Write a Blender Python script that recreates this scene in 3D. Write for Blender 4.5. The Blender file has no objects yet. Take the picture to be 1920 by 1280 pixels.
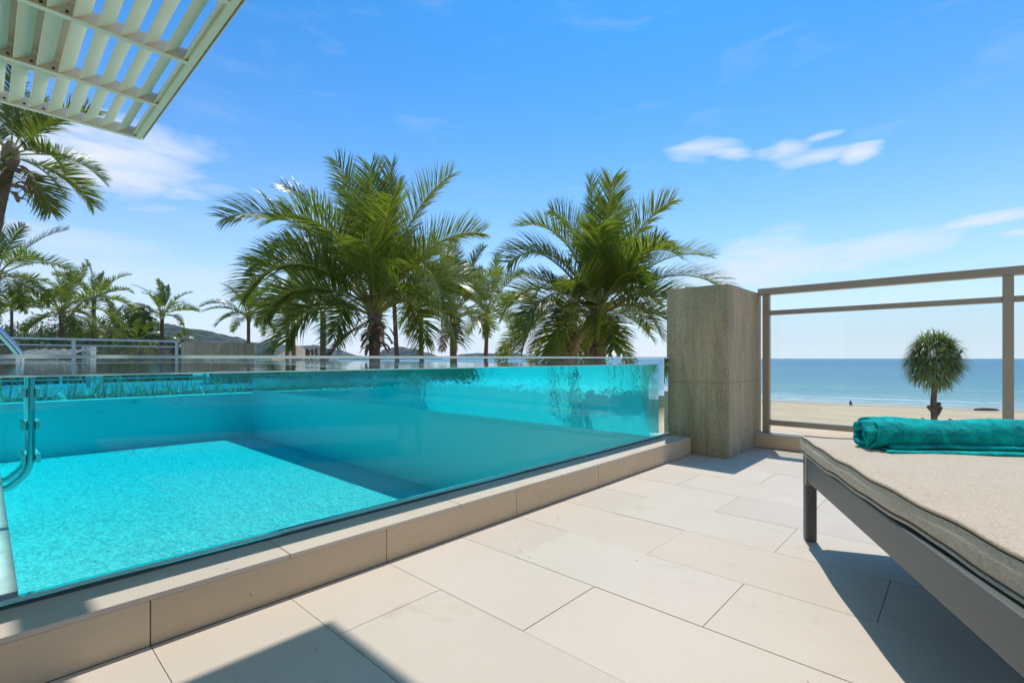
import bpy, math, random
from mathutils import Vector, Matrix, noise
C = bpy.context.scene
COL = C.collection
R = math.radians
rnd = random.Random(7)

# ------------------------------------------------------------------ camera
EYE = 0.633
YAW = 42.7
sY, cY = math.sin(R(YAW)), math.cos(R(YAW))
cam_data = bpy.data.cameras.new("camera")
cam = bpy.data.objects.new("camera", cam_data)
COL.objects.link(cam)
cam.location = (0, 0, EYE)
cam.rotation_euler = (R(90), 0, R(YAW))
cam_data.sensor_width = 36
cam_data.lens = 915 / 1920 * 36
cam_data.shift_y = 31 / 1920
cam_data.clip_start = 0.02
cam_data.clip_end = 40000
C.camera = cam


def at(px, D, z=None, py=None):
    """world point seen at column px, at depth D metres, height z (or row py)"""
    L = (px - 960) / 915 * D
    if z is None:
        z = EYE - (py - 671) / 915 * D
    return Vector((-D * sY + L * cY, D * cY + L * sY, z))


# ------------------------------------------------------------------ sun, sky, exposure
SUN_DIR = Vector((-0.155, 0.361, 1.0)).normalized()     # towards the sun
SUN_ELEV = math.asin(SUN_DIR.z)
SUN_AZ = math.atan2(SUN_DIR.x, SUN_DIR.y)               # clockwise from +Y
sun_data = bpy.data.lights.new("sun", 'SUN')
sun_data.energy = 3.6
sun_data.angle = R(0.5)
sun_data.color = (1.0, 0.955, 0.89)
sun = bpy.data.objects.new("sun", sun_data)
COL.objects.link(sun)
sun.location = (0, 0, 30)
sun.rotation_euler = SUN_DIR.to_track_quat('Z', 'Y').to_euler()

C.view_settings.view_transform = 'Standard'
C.view_settings.look = 'None'
C.view_settings.gamma = 1
C.view_settings.use_curve_mapping = False
C.view_settings.exposure = 0.0
C.render.engine = 'CYCLES'
cy = C.cycles
cy.use_denoising = True
cy.max_bounces = 14
cy.diffuse_bounces = 7
cy.glossy_bounces = 6
cy.transmission_bounces = 12
cy.transparent_max_bounces = 24
cy.volume_bounces = 1
cy.caustics_reflective = False
cy.caustics_refractive = True
cy.sample_clamp_indirect = 6

world = bpy.data.worlds.new("World")
C.world = world
world.use_nodes = True
wn, wl = world.node_tree.nodes, world.node_tree.links
wn.clear()


def wnode(t, **kw):
    n = wn.new(t)
    for k, v in kw.items():
        setattr(n, k, v)
    return n


def wmath(op, a, b=None, c=None, clamp=False):
    n = wn.new('ShaderNodeMath'); n.operation = op; n.use_clamp = clamp
    for i, v in enumerate((a, b, c)):
        if v is None: continue
        if isinstance(v, (int, float)): n.inputs[i].default_value = v
        else: wl.new(v, n.inputs[i])
    return n.outputs[0]


sky = wnode('ShaderNodeTexSky', sky_type='NISHITA', sun_disc=False)
sky.sun_elevation = SUN_ELEV
sky.sun_rotation = SUN_AZ
sky.altitude = 0
sky.air_density = 1.0
sky.dust_density = 0.6
sky.ozone_density = 2.2
tc = wnode('ShaderNodeTexCoord')
sep = wnode('ShaderNodeSeparateXYZ')
wl.new(tc.outputs['Generated'], sep.inputs[0])
dx, dy, dz = sep.outputs
az = wmath('ARCTAN2', dx, dy)                    # radians clockwise from +Y
el = wmath('ARCSINE', dz)
# pale thin veil that whitens the sky towards the horizon (real haze in the air)
veil = wmath('POWER', wmath('SUBTRACT', 1.0, wmath('MAXIMUM', wmath('ABSOLUTE', dz), 0.0)), 4.5)
gam = wnode('ShaderNodeGamma'); gam.inputs[1].default_value = 1.30
wl.new(sky.outputs[0], gam.inputs[0])
tint = wnode('ShaderNodeMix', data_type='RGBA', blend_type='MULTIPLY')
tint.inputs['Factor'].default_value = 1.0
wl.new(gam.outputs[0], tint.inputs['A'])
tint.inputs['B'].default_value = (0.17, 0.87, 1.18, 1)
veilmix = wnode('ShaderNodeMix', data_type='RGBA')
wl.new(wmath('MULTIPLY', veil, 0.97), veilmix.inputs['Factor'])
wl.new(tint.outputs['Result'], veilmix.inputs['A'])
veilmix.inputs['B'].default_value = (9.3, 9.3, 9.9, 1)

veil2 = wmath('MULTIPLY', wmath('POWER', wmath('SUBTRACT', 1.0, wmath('ABSOLUTE', dz)), 16.0), 0.80)
vm2 = wnode('ShaderNodeMix', data_type='RGBA')
wl.new(veil2, vm2.inputs['Factor']); wl.new(veilmix.outputs['Result'], vm2.inputs['A'])
vm2.inputs['B'].default_value = (10.4, 10.9, 11.6, 1)
veilmix = vm2

# clouds: soft wisps placed by azimuth and elevation
vecn = wnode('ShaderNodeCombineXYZ')
wl.new(wmath('MULTIPLY', az, 3.0), vecn.inputs[0]); wl.new(wmath('MULTIPLY', el, 12.0), vecn.inputs[1])
nz = wnode('ShaderNodeTexNoise'); nz.inputs['Scale'].default_value = 1.6
nz.inputs['Detail'].default_value = 8; nz.inputs['Roughness'].default_value = 0.58
nz.inputs['Distortion'].default_value = 0.6
wl.new(vecn.outputs[0], nz.inputs['Vector'])
vecf = wnode('ShaderNodeCombineXYZ')
wl.new(wmath('MULTIPLY', az, 9.0), vecf.inputs[0]); wl.new(wmath('MULTIPLY', el, 30.0), vecf.inputs[1])
nf = wnode('ShaderNodeTexNoise'); nf.inputs['Scale'].default_value = 1.5
nf.inputs['Detail'].default_value = 6; nf.inputs['Distortion'].default_value = 0.8
wl.new(vecf.outputs[0], nf.inputs['Vector'])


def dir_of(px, py):
    d = Vector((-sY + (px - 960) / 915 * cY, cY + (px - 960) / 915 * sY, (671 - py) / 915)).normalized()
    return math.atan2(d.x, d.y), math.asin(d.z)


# (column, row, half width, half height, slope, strength)
CLOUDS = [(60, 290, 230, 80, -0.02, 1.0), (205, 300, 185, 80, 0.02, 1.0), (310, 275, 110, 46, 0.05, 0.7),
          (1315, 279, 82, 26, -0.02, 0.72), (1365, 290, 62, 16, -0.22, 0.75),
          (1470, 286, 62, 22, 0.0, 0.75), (1540, 292, 110, 15, 0.05, 0.7), (1612, 285, 52, 22, 0.05, 0.95),
          (1545, 256, 40, 9, 0.05, 0.6),
          (1420, 497, 220, 52, 0.06, 0.8), (1650, 468, 190, 36, 0.12, 0.65),
          (1850, 412, 120, 13, 0.05, 0.9), (1925, 434, 60, 8, 0, 0.6), (1470, 432, 60, 14, 0, 0.3),
          (80, 446, 260, 34, 0, 0.45), (300, 520, 420, 50, 0, 0.35), (900, 560, 420, 40, 0, 0.3), (400, 355, 60, 12, 0, 0.25),
          (2500, 200, 260, 60, 0, 0.7), (-700, 420, 260, 60, 0, 0.7)]
cl = None
for (px, py, hw, hh, sl, st) in CLOUDS:
    a0, e0 = dir_of(px, py)
    a1, _ = dir_of(px + hw, py)
    _, e1 = dir_of(px, py - hh)
    sa, se = abs(a1 - a0), abs(e1 - e0)
    u = wmath('DIVIDE', wmath('SUBTRACT', az, a0), sa)
    v = wmath('DIVIDE', wmath('SUBTRACT', wmath('SUBTRACT', el, e0), wmath('MULTIPLY', u, sl * sa)), se)
    v = wmath('ADD', v, wmath('MULTIPLY', wmath('SUBTRACT', nz.outputs[0], 0.5), 2.2))
    u = wmath('ADD', u, wmath('MULTIPLY', wmath('SUBTRACT', nf.outputs[0], 0.5), 1.2))
    r2 = wmath('ADD', wmath('MULTIPLY', u, u), wmath('MULTIPLY', v, v))
    m = wmath('MULTIPLY', wmath('POWER', wmath('SUBTRACT', 1.0, wmath('MINIMUM', wmath('POWER', r2, 0.8), 1.0)), 0.9), st)
    cl = m if cl is None else wmath('MAXIMUM', cl, m)
tex = wmath('ADD', 0.42, wmath('MULTIPLY', nf.outputs[0], 1.15), clamp=True)
cfac = wmath('MULTIPLY', cl, tex, clamp=True)
thin = wmath('MULTIPLY', wmath('MAXIMUM', wmath('SUBTRACT', nz.outputs[0], 0.56), 0.0), 0.7)
cfac = wmath('MAXIMUM', cfac, thin)
cmix = wnode('ShaderNodeMix', data_type='RGBA')
wl.new(cfac, cmix.inputs['Factor'])
wl.new(veilmix.outputs['Result'], cmix.inputs['A'])
cmix.inputs['B'].default_value = (8.3, 8.9, 9.8, 1)
bg = wnode('ShaderNodeBackground')
bg.inputs['Strength'].default_value = 0.10
wl.new(cmix.outputs['Result'], bg.inputs['Color'])
wo = wnode('ShaderNodeOutputWorld')
wl.new(bg.outputs[0], wo.inputs['Surface'])


# ------------------------------------------------------------------ helpers
def tag(o, label=None, cat=None, group=None, kind=None):
    if label: o['label'] = label
    if cat: o['category'] = cat
    if group: o['group'] = group
    if kind: o['kind'] = kind
    return o


def thing(name, label, cat, loc=(0, 0, 0), rz=0, group=None):
    o = bpy.data.objects.new(name, None); COL.objects.link(o)
    o.location = loc; o.rotation_euler = (0, 0, rz); o.empty_display_size = 0.1
    return tag(o, label, cat, group)


class MB:
    def __init__(s):
        s.v, s.f, s.m = [], [], []

    def box(s, a, b, mi=0, M=None):
        n = len(s.v)
        for z in (a[2], b[2]):
            for x, y in ((a[0], a[1]), (b[0], a[1]), (b[0], b[1]), (a[0], b[1])):
                p = Vector((x, y, z))
                s.v.append(M @ p if M else p)
        for q in ((3, 2, 1, 0), (4, 5, 6, 7), (0, 1, 5, 4), (1, 2, 6, 5), (2, 3, 7, 6), (3, 0, 4, 7)):
            s.f.append([n + i for i in q]); s.m.append(mi)
        return s

    def tube(s, pts, rad, seg=10, mi=0, caps=True, jit=0):
        n0 = len(s.v); N = len(pts)
        pts = [Vector(p) for p in pts]
        up = None
        for i, p in enumerate(pts):
            t = (pts[min(i + 1, N - 1)] - pts[max(i - 1, 0)]).normalized()
            if up is None:
                up = t.orthogonal().normalized()
            up = (up - t * up.dot(t)).normalized()
            b = t.cross(up)
            r = rad[i] if isinstance(rad, (list, tuple)) else rad
            for k in range(seg):
                a = 2 * math.pi * k / seg
                rr = r * (1 + jit * (rnd.random() - .5)) if jit else r
                s.v.append(p + (up * math.cos(a) + b * math.sin(a)) * rr)
        for i in range(N - 1):
            for k in range(seg):
                k2 = (k + 1) % seg
                s.f.append([n0 + i * seg + k, n0 + i * seg + k2, n0 + (i + 1) * seg + k2, n0 + (i + 1) * seg + k]); s.m.append(mi)
        if caps:
            s.f.append([n0 + k for k in range(seg)][::-1]); s.m.append(mi)
            s.f.append([n0 + (N - 1) * seg + k for k in range(seg)]); s.m.append(mi)
        return s

    def quad(s, a, b, c, d, mi=0):
        n = len(s.v); s.v += [Vector(a), Vector(b), Vector(c), Vector(d)]
        s.f.append([n, n + 1, n + 2, n + 3]); s.m.append(mi)
        return s

    def strip(s, pairs, mi=0):
        n = len(s.v)
        for a, c in pairs: s.v += [a, c]
        for i in range(len(pairs) - 1):
            s.f.append([n + 2 * i, n + 2 * i + 1, n + 2 * i + 3, n + 2 * i + 2]); s.m.append(mi)
        return s

    def grid(s, fn, nu, nv, mi=0, flip=False):
        n = len(s.v)
        for i in range(nu + 1):
            for j in range(nv + 1):
                s.v.append(Vector(fn(i / nu, j / nv)))
        for i in range(nu):
            for j in range(nv):
                a = n + i * (nv + 1) + j
                q = [a, a + nv + 1, a + nv + 2, a + 1]
                s.f.append(q[::-1] if flip else q); s.m.append(mi)
        return s

    def mesh(s, name, mats, smooth=False):
        me = bpy.data.meshes.new(name)
        me.from_pydata([tuple(v) for v in s.v], [], s.f)
        for m in (mats if isinstance(mats, (list, tuple)) else [mats]):
            me.materials.append(m)
        me.polygons.foreach_set('material_index', s.m)
        if smooth:
            me.polygons.foreach_set('use_smooth', [True] * len(s.f))
        me.update()
        return me

    def build(s, name, mats, parent=None, smooth=False, bevel=0, loc=None, bevseg=2):
        o = bpy.data.objects.new(name, s.mesh(name, mats, smooth)); COL.objects.link(o)
        if parent: o.parent = parent
        if loc: o.location = loc
        if bevel:
            b = o.modifiers.new('bevel', 'BEVEL'); b.width = bevel; b.segments = bevseg; b.limit_method = 'ANGLE'
        return o


def inst(me, name, parent=None, loc=(0, 0, 0), rot=(0, 0, 0), sc=None):
    o = bpy.data.objects.new(name, me); COL.objects.link(o)
    o.parent = parent; o.location = loc; o.rotation_euler = rot
    if sc: o.scale = sc
    return o


# ------------------------------------------------------------------ materials
class NT:
    def __init__(s, name):
        s.mat = bpy.data.materials.new(name); s.mat.use_nodes = True
        s.n, s.l = s.mat.node_tree.nodes, s.mat.node_tree.links
        s.n.clear()
        s.out = s.n.new('ShaderNodeOutputMaterial')

    def new(s, t, ins=None, **kw):
        n = s.n.new(t)
        for k, v in kw.items(): setattr(n, k, v)
        for k, v in (ins or {}).items(): s.set(n.inputs[k], v)
        return n

    def set(s, sock, v):
        if hasattr(v, 'links') or hasattr(v, 'is_linked'): s.l.new(v, sock)
        elif hasattr(v, 'outputs'): s.l.new(v.outputs[0], sock)
        else: sock.default_value = v

    def math(s, op, a, b=0.0, clamp=False):
        n = s.n.new('ShaderNodeMath'); n.operation = op; n.use_clamp = clamp
        s.set(n.inputs[0], a); s.set(n.inputs[1], b)
        return n.outputs[0]

    def noise(s, scale, detail=4, vec=None, rough=0.55, dist=0.0):
        n = s.new('ShaderNodeTexNoise', {'Scale': scale, 'Detail': detail, 'Roughness': rough, 'Distortion': dist})
        if vec is not None: s.l.new(vec, n.inputs['Vector'])
        return n.outputs[0]

    def ramp(s, fac, stops):
        n = s.new('ShaderNodeValToRGB'); s.l.new(fac, n.inputs[0])
        e = n.color_ramp.elements
        while len(e) < len(stops): e.new(0.5)
        for i, (p, c) in enumerate(stops):
            e[i].position = p; e[i].color = (*c, 1) if len(c) == 3 else c
        return n.outputs[0]

    def mix(s, fac, a, b, blend='MIX'):
        n = s.n.new('ShaderNodeMix'); n.data_type = 'RGBA'; n.blend_type = blend
        s.set(n.inputs['Factor'], fac)
        for k, v in (('A', a), ('B', b)):
            if isinstance(v, tuple) and len(v) == 3: v = (*v, 1)
            s.set(n.inputs[k], v)
        return n.outputs['Result']

    def coord(s, kind='Object', scale=None):
        t = s.n.new('ShaderNodeTexCoord').outputs[kind]
        if scale:
            m = s.n.new('ShaderNodeMapping'); m.inputs['Scale'].default_value = scale
            s.l.new(t, m.inputs[0]); return m.outputs[0]
        return t

    def pos(s, scale=None):
        t = s.n.new('ShaderNodeNewGeometry').outputs['Position']
        if scale:
            m = s.n.new('ShaderNodeMapping'); m.inputs['Scale'].default_value = scale
            s.l.new(t, m.inputs[0]); return m.outputs[0]
        return t

    def bump(s, h, strength=0.3, dist=0.01):
        return s.new('ShaderNodeBump', {'Strength': strength, 'Distance': dist, 'Height': h}).outputs[0]

    def principled(s, color, rough=0.6, normal=None, spec=0.5, metal=0.0, **kw):
        p = s.n.new('ShaderNodeBsdfPrincipled')
        if isinstance(color, tuple) and len(color) == 3: color = (*color, 1)
        s.set(p.inputs['Base Color'], color); s.set(p.inputs['Roughness'], rough)
        p.inputs['Specular IOR Level'].default_value = spec
        p.inputs['Metallic'].default_value = metal
        if normal is not None: s.l.new(normal, p.inputs['Normal'])
        for k, v in kw.items(): s.set(p.inputs[k], v)
        return p

    def finish(s, shader, vol=None):
        s.l.new(shader.outputs[0] if hasattr(shader, 'outputs') else shader, s.out.inputs['Surface'])
        if vol: s.l.new(vol.outputs[0], s.out.inputs['Volume'])
        return s.mat


def simple(name, col, rough=0.5, metal=0, var=0.08, nscale=30, bump=0.05, bscale=200, spec=0.5):
    t = NT(name)
    n = t.noise(nscale, 4, t.pos())
    c = t.mix(n, tuple(x * (1 - var) for x in col), tuple(min(1, x * (1 + var)) for x in col))
    b = t.bump(t.noise(bscale, 2, t.pos()), bump, 0.002)
    return t.finish(t.principled(c, rough, b, spec, metal))


def tile_material(name, base, var=0.05, groove_axis=None, strength=0.35, edge=False):
    t = NT(name)
    P = t.pos()
    oi = t.n.new('ShaderNodeObjectInfo').outputs['Random']
    big = t.noise(2.3, 4, P)
    mid = t.noise(14, 5, P, 0.6)
    fine = t.noise(420, 3, P, 0.7)
    c = t.mix(t.ramp(big, [(0.3, (0, 0, 0)), (0.7, (1, 1, 1))]), tuple(x * (1 - var * 1.6) for x in base), base)
    c = t.mix(t.math('MULTIPLY', t.ramp(mid, [(0.45, (0, 0, 0)), (0.75, (1, 1, 1))]), 0.25), c,
              (base[0] * 0.97, base[1] * 0.90, base[2] * 0.80))
    c = t.mix(0.9, c, t.ramp(oi, [(0, (0.90, 0.885, 0.87)), (0.35, (1, 1, 0.99)), (0.7, (0.955, 0.93, 0.90)), (1, (0.985, 0.985, 0.99))]), 'MULTIPLY')
    c = t.mix(0.6, c, t.ramp(fine, [(0.33, (0.83, 0.82, 0.80)), (0.52, (1, 1, 1))]), 'MULTIPLY')
    stain = t.ramp(t.noise(4.5, 6, P, 0.7, 0.6), [(0.58, (1, 1, 1)), (0.74, (0.84, 0.79, 0.72))])
    c = t.mix(0.8, c, stain, 'MULTIPLY')
    pit = t.ramp(t.noise(38, 2, P, 0.4), [(0.765, (1, 1, 1)), (0.79, (0.45, 0.38, 0.3))])
    c = t.mix(0.7, c, pit, 'MULTIPLY')
    if groove_axis == 'z':
        g = t.noise(1, 3, t.pos((30, 30, 420)))
    else:
        g = t.noise(1, 3, t.pos((480, 60, 60)))
    h = t.math('ADD', t.math('MULTIPLY', g, 0.8), t.math('MULTIPLY', fine, 0.5))
    return t.finish(t.principled(c, 0.62, t.bump(h, strength, 0.0025), 0.3))


M = {}
M['tile'] = tile_material('deck_tile', (0.70, 0.612, 0.515))
M['kerb'] = tile_material('kerb_tile', (0.78, 0.60, 0.40), groove_axis='z', strength=0.6)
M['grout'] = simple('grout', (0.34, 0.26, 0.15), 0.9, nscale=9, var=0.35)
M['rail'] = simple('rail_paint', (0.40, 0.345, 0.255), 0.42, var=0.04, bump=0.02)
M['railw'] = simple('rail_paint_pale', (0.50, 0.56, 0.52), 0.45, var=0.05, bump=0.02)
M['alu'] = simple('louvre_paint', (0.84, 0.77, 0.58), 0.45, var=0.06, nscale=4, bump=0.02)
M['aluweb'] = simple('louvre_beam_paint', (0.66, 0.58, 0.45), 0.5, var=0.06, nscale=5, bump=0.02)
M['dark'] = simple('dark_slot', (0.02, 0.02, 0.02), 0.8)
M['frame'] = simple('lounger_frame', (0.125, 0.132, 0.122), 0.42, var=0.06, nscale=60, bump=0.08, bscale=600)
M['white'] = simple('white_plastic', (0.78, 0.80, 0.78), 0.4, var=0.02)
M['wallwhite'] = simple('villa_render', (0.62, 0.58, 0.50), 0.85, var=0.04, nscale=6, bump=0.1)
M['silicone'] = simple('silicone', (0.05, 0.07, 0.072), 0.5, var=0.5, nscale=12, bump=0.3, bscale=60)
M['steel'] = simple('steel', (0.56, 0.57, 0.58), 0.16, metal=1, var=0.02, bump=0.0)
M['bolt'] = simple('bolt_head', (0.09, 0.07, 0.055), 0.6)
M['wood'] = simple('weathered_wood', (0.17, 0.115, 0.07), 0.85, var=0.35, nscale=8, bump=0.5, bscale=30)
M['ink'] = simple('dark_letters', (0.035, 0.04, 0.045), 0.5)
M['board'] = simple('pale_board', (0.66, 0.66, 0.64), 0.6)

# stone cladding with long diagonal veins
t = NT('vein_stone')
P = t.coord('Object')
mp = t.new('ShaderNodeMapping'); t.l.new(t.pos(), mp.inputs[0])
mp.inputs['Rotation'].default_value = (R(14), R(20), R(0)); mp.inputs['Scale'].default_value = (7, 7, 0.8)
st = t.noise(1.6, 7, mp.outputs[0], 0.62, 0.5)
fine = t.noise(210, 4, t.pos((1, 1, 0.55)), 0.75)
blot = t.noise(3.2, 3, t.pos((1, 1, 0.6)))
c = t.ramp(st, [(0.28, (0.43, 0.35, 0.25)), (0.5, (0.51, 0.42, 0.30)), (0.74, (0.64, 0.525, 0.385))])
c = t.mix(t.ramp(blot, [(0.3, (0, 0, 0)), (0.72, (1, 1, 1))]), t.mix(1.0, c, (0.88, 0.94, 0.84), 'MULTIPLY'),
          t.mix(1.0, c, (1.12, 1.02, 0.92), 'MULTIPLY'))
mp2 = t.new('ShaderNodeMapping'); t.l.new(t.pos(), mp2.inputs[0])
mp2.inputs['Rotation'].default_value = (R(16), R(24), R(0)); mp2.inputs['Scale'].default_value = (5.5, 5.5, 0.75)
bandn = t.noise(1.5, 5, mp2.outputs[0], 0.7, 0.9)
c = t.mix(0.9, c, t.ramp(bandn, [(0.34, (0.76, 0.77, 0.75)), (0.5, (0.95, 0.95, 0.94)), (0.62, (1.12, 1.10, 1.06))]), 'MULTIPLY')
c = t.mix(0.85, c, t.ramp(fine, [(0.36, (0.50, 0.50, 0.49)), (0.54, (1.12, 1.12, 1.12))]), 'MULTIPLY')
M['stone'] = t.finish(t.principled(c, 0.75, t.bump(t.math('ADD', fine, st), 0.5, 0.004), 0.3))


# clear glass: parallel panes only reflect, so the ray passes straight on
def clear_pane(name, col, ior=1.49, minref=0.0):
    t = NT(name)
    fr = t.new('ShaderNodeFresnel', {'IOR': ior})
    bf = t.n.new('ShaderNodeNewGeometry').outputs['Backfacing']
    f = t.math('MULTIPLY', fr.outputs[0], t.math('SUBTRACT', 1.0, bf))
    tr = t.new('ShaderNodeBsdfTransparent', {'Color': (*col, 1)})
    gl = t.new('ShaderNodeBsdfGlossy', {'Roughness': 0.0})
    m = t.new('ShaderNodeMixShader'); t.l.new(f, m.inputs[0])
    t.l.new(tr.outputs[0], m.inputs[1]); t.l.new(gl.outputs[0], m.inputs[2])
    return t.finish(m)


M['pane'] = clear_pane('clear_pane', (0.975, 0.99, 0.985))
M['railglass'] = clear_pane('rail_glass', (0.93, 0.965, 0.955))
t = NT('thick_acrylic')
M['acrylic'] = t.finish(t.new('ShaderNodeBsdfGlass', {'IOR': 1.14, 'Roughness': 0.0, 'Color': (0.985, 0.998, 0.992, 1)}))
t = NT('bright_edge')  # bevel highlight along the pane tops is put into this pale colour
p = t.principled((0.80, 0.90, 0.86), 0.3, None, 0.5)
tr = t.new('ShaderNodeBsdfTranslucent', {'Color': (0.86, 0.97, 0.93, 1)})
m = t.new('ShaderNodeMixShader', {0: 0.6}); t.l.new(p.outputs[0], m.inputs[1]); t.l.new(tr.outputs[0], m.inputs[2])
M['edge'] = t.finish(m)

# water: one material, a face attribute says what each face borders
t = NT('pool_water')
at_ = t.new('ShaderNodeAttribute', attribute_name='face_kind')
kind = at_.outputs['Fac']
rip = t.noise(1, 4, t.pos((7, 7, 7)), 0.5, 0.3)
refr = t.new('ShaderNodeBsdfRefraction', {'IOR': 1.333, 'Roughness': 0.0, 'Color': (1, 1, 1, 1)})
fr0 = t.new('ShaderNodeFresnel', {'IOR': 1.333}); glo0 = t.new('ShaderNodeBsdfGlossy', {'Roughness': 0.0})
glass = t.new('ShaderNodeMixShader'); t.l.new(t.math('MULTIPLY', fr0.outputs[0], 0.5), glass.inputs[0])
t.l.new(refr.outputs[0], glass.inputs[1]); t.l.new(glo0.outputs[0], glass.inputs[2])
bn = t.bump(rip, 0.10, 0.02)
fr = t.new('ShaderNodeFresnel', {'IOR': 1.333})
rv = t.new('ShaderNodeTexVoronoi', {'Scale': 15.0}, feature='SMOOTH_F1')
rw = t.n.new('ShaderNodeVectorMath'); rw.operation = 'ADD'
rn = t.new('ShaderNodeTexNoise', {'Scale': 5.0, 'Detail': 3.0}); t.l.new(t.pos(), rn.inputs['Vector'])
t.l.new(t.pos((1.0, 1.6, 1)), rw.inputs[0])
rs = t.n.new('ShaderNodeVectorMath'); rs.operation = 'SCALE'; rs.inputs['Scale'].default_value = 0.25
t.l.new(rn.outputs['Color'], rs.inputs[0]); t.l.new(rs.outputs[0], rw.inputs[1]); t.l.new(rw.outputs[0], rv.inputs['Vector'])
# caustic ripple light painted as a pattern into the surface's transparency
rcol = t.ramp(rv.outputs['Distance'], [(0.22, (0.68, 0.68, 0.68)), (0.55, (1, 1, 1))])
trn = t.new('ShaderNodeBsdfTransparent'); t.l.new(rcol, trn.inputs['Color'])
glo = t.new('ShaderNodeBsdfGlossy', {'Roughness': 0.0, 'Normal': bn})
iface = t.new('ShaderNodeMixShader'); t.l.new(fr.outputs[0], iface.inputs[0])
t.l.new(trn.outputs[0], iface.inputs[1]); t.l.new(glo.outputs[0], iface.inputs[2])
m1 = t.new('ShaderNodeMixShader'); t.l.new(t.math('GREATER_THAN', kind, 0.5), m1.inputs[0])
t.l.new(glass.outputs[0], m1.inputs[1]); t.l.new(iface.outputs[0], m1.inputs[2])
m2 = t.new('ShaderNodeMixShader'); t.l.new(t.math('GREATER_THAN', kind, 1.5), m2.inputs[0])
trn2 = t.new('ShaderNodeBsdfTransparent', {'Color': (1, 1, 1, 1)})
t.l.new(m1.outputs[0], m2.inputs[1]); t.l.new(trn2.outputs[0], m2.inputs[2])
vol = t.new('ShaderNodeVolumeAbsorption', {'Color': (0.0, 0.962, 0.990, 1), 'Density': 0.44})
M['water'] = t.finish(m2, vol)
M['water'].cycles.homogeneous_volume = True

# pool plaster / fine mosaic
t = NT('pool_plaster')
P = t.pos()
vo = t.new('ShaderNodeTexVoronoi', {'Scale': 26.0}); t.l.new(P, vo.inputs['Vector'])
n1 = t.noise(1.2, 3, P)
c = t.mix(n1, (0.74, 0.93, 0.92), (0.80, 0.97, 0.96))
c = t.mix(0.18, c, vo.outputs['Color'], 'OVERLAY')
M['smooth_plaster'] = None
M['plaster'] = t.finish(t.principled(c, 0.55, t.bump(t.noise(34, 3, P, 0.6, 0.8), 0.9, 0.06), 0.2))

t = NT('pool_wall_plaster')
c = t.mix(t.noise(1.5, 4, t.pos()), (0.78, 0.95, 0.94), (0.84, 0.98, 0.97))
M['smooth_plaster'] = t.finish(t.principled(c, 0.6, t.bump(t.noise(60, 2, t.pos()), 0.15, 0.004), 0.2))

# sea
t = NT('sea_water')
sp = t.new('ShaderNodeSeparateXYZ'); t.l.new(t.pos(), sp.inputs[0])
q = t.math('SUBTRACT', sp.outputs[1], t.math('ADD', 105.9, t.math('MULTIPLY', sp.outputs[0], 0.18)))   # metres offshore
w1 = t.noise(1, 5, t.pos((0.06, 0.20, 1)), 0.6)
w2 = t.noise(1, 4, t.pos((0.5, 1.6, 1)), 0.6)
qn = t.math('ADD', q, t.math('MULTIPLY', t.math('SUBTRACT', w1, 0.5), 30.0))
c = t.ramp(t.math('DIVIDE', t.math('MAXIMUM', qn, 0.0), 600.0, True),
           [(0.0, (0.42, 0.47, 0.40)), (0.018, (0.24, 0.41, 0.38)), (0.07, (0.14, 0.345, 0.35)), (0.22, (0.075, 0.26, 0.32)), (1.0, (0.035, 0.18, 0.27))])
# foam lines that run along the shore, broken by noise
fo = None
for (d0, wdt, thr, sc) in ((7.0, 3.2, 0.44, 0.07), (15.0, 4.2, 0.43, 0.05), (24.0, 3.0, 0.50, 0.06), (60.0, 6.0, 0.54, 0.035), (0.6, 1.2, 0.38, 0.1)):
    wob = t.noise(1, 3, t.pos((sc * 0.6, 0.01, 1)), 0.6)
    qq = t.math('ADD', q, t.math('MULTIPLY', t.math('SUBTRACT', wob, 0.5), 9.0))
    band = t.math('SUBTRACT', 1.0, t.math('DIVIDE', t.math('ABSOLUTE', t.math('SUBTRACT', qq, d0)), wdt), True)
    brk = t.math('MULTIPLY', t.math('SUBTRACT', t.noise(1, 5, t.pos((sc * 4, 0.9, 1)), 0.7), thr), 7.0, True)
    b = t.math('MULTIPLY', band, brk, True)
    fo = b if fo is None else t.math('MAXIMUM', fo, b)
cap = t.math('MULTIPLY', t.math('SUBTRACT', t.noise(1, 5, t.pos((0.16, 0.5, 1)), 0.7), 0.60), 5.0, True)
c = t.mix(t.math('MULTIPLY', cap, 0.5), c, (0.03, 0.10, 0.16))
c = t.mix(fo, c, (0.85, 0.87, 0.85))
hgt = t.math('ADD', t.math('MULTIPLY', w1, 1.0), t.math('MULTIPLY', w2, 0.35))
M['sea'] = t.finish(t.principled(c, 0.28, t.bump(hgt, 1.0, 2.2), 0.22))

# sand and land
t = NT('beach_sand')
sp = t.new('ShaderNodeSeparateXYZ'); t.l.new(t.pos(), sp.inputs[0])
q = t.math('SUBTRACT', t.math('ADD', 105.9, t.math('MULTIPLY', sp.outputs[0], 0.18)), sp.outputs[1])   # metres inland
n1 = t.noise(1, 6, t.pos((0.12, 0.35, 1)), 0.6)
n2 = t.noise(1, 5, t.pos((1.5, 2.5, 1)), 0.7)
c = t.ramp(n1, [(0.3, (0.62, 0.44, 0.27)), (0.7, (0.76, 0.56, 0.36))])
c = t.mix(0.8, c, t.ramp(n2, [(0.36, (0.80, 0.78, 0.75)), (0.5, (1, 1, 1))]), 'MULTIPLY')
wet = t.math('SUBTRACT', 1.0, t.math('DIVIDE', t.math('ADD', q, t.math('MULTIPLY', n1, 3.0)), 9.0), True)
c = t.mix(t.math('MULTIPLY', wet, 0.75), c, (0.38, 0.30, 0.22))
gr = t.math('MULTIPLY', t.math('SUBTRACT', t.math('SUBTRACT', 0.0, sp.outputs[0]), 25.0), 0.1, True)
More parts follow.
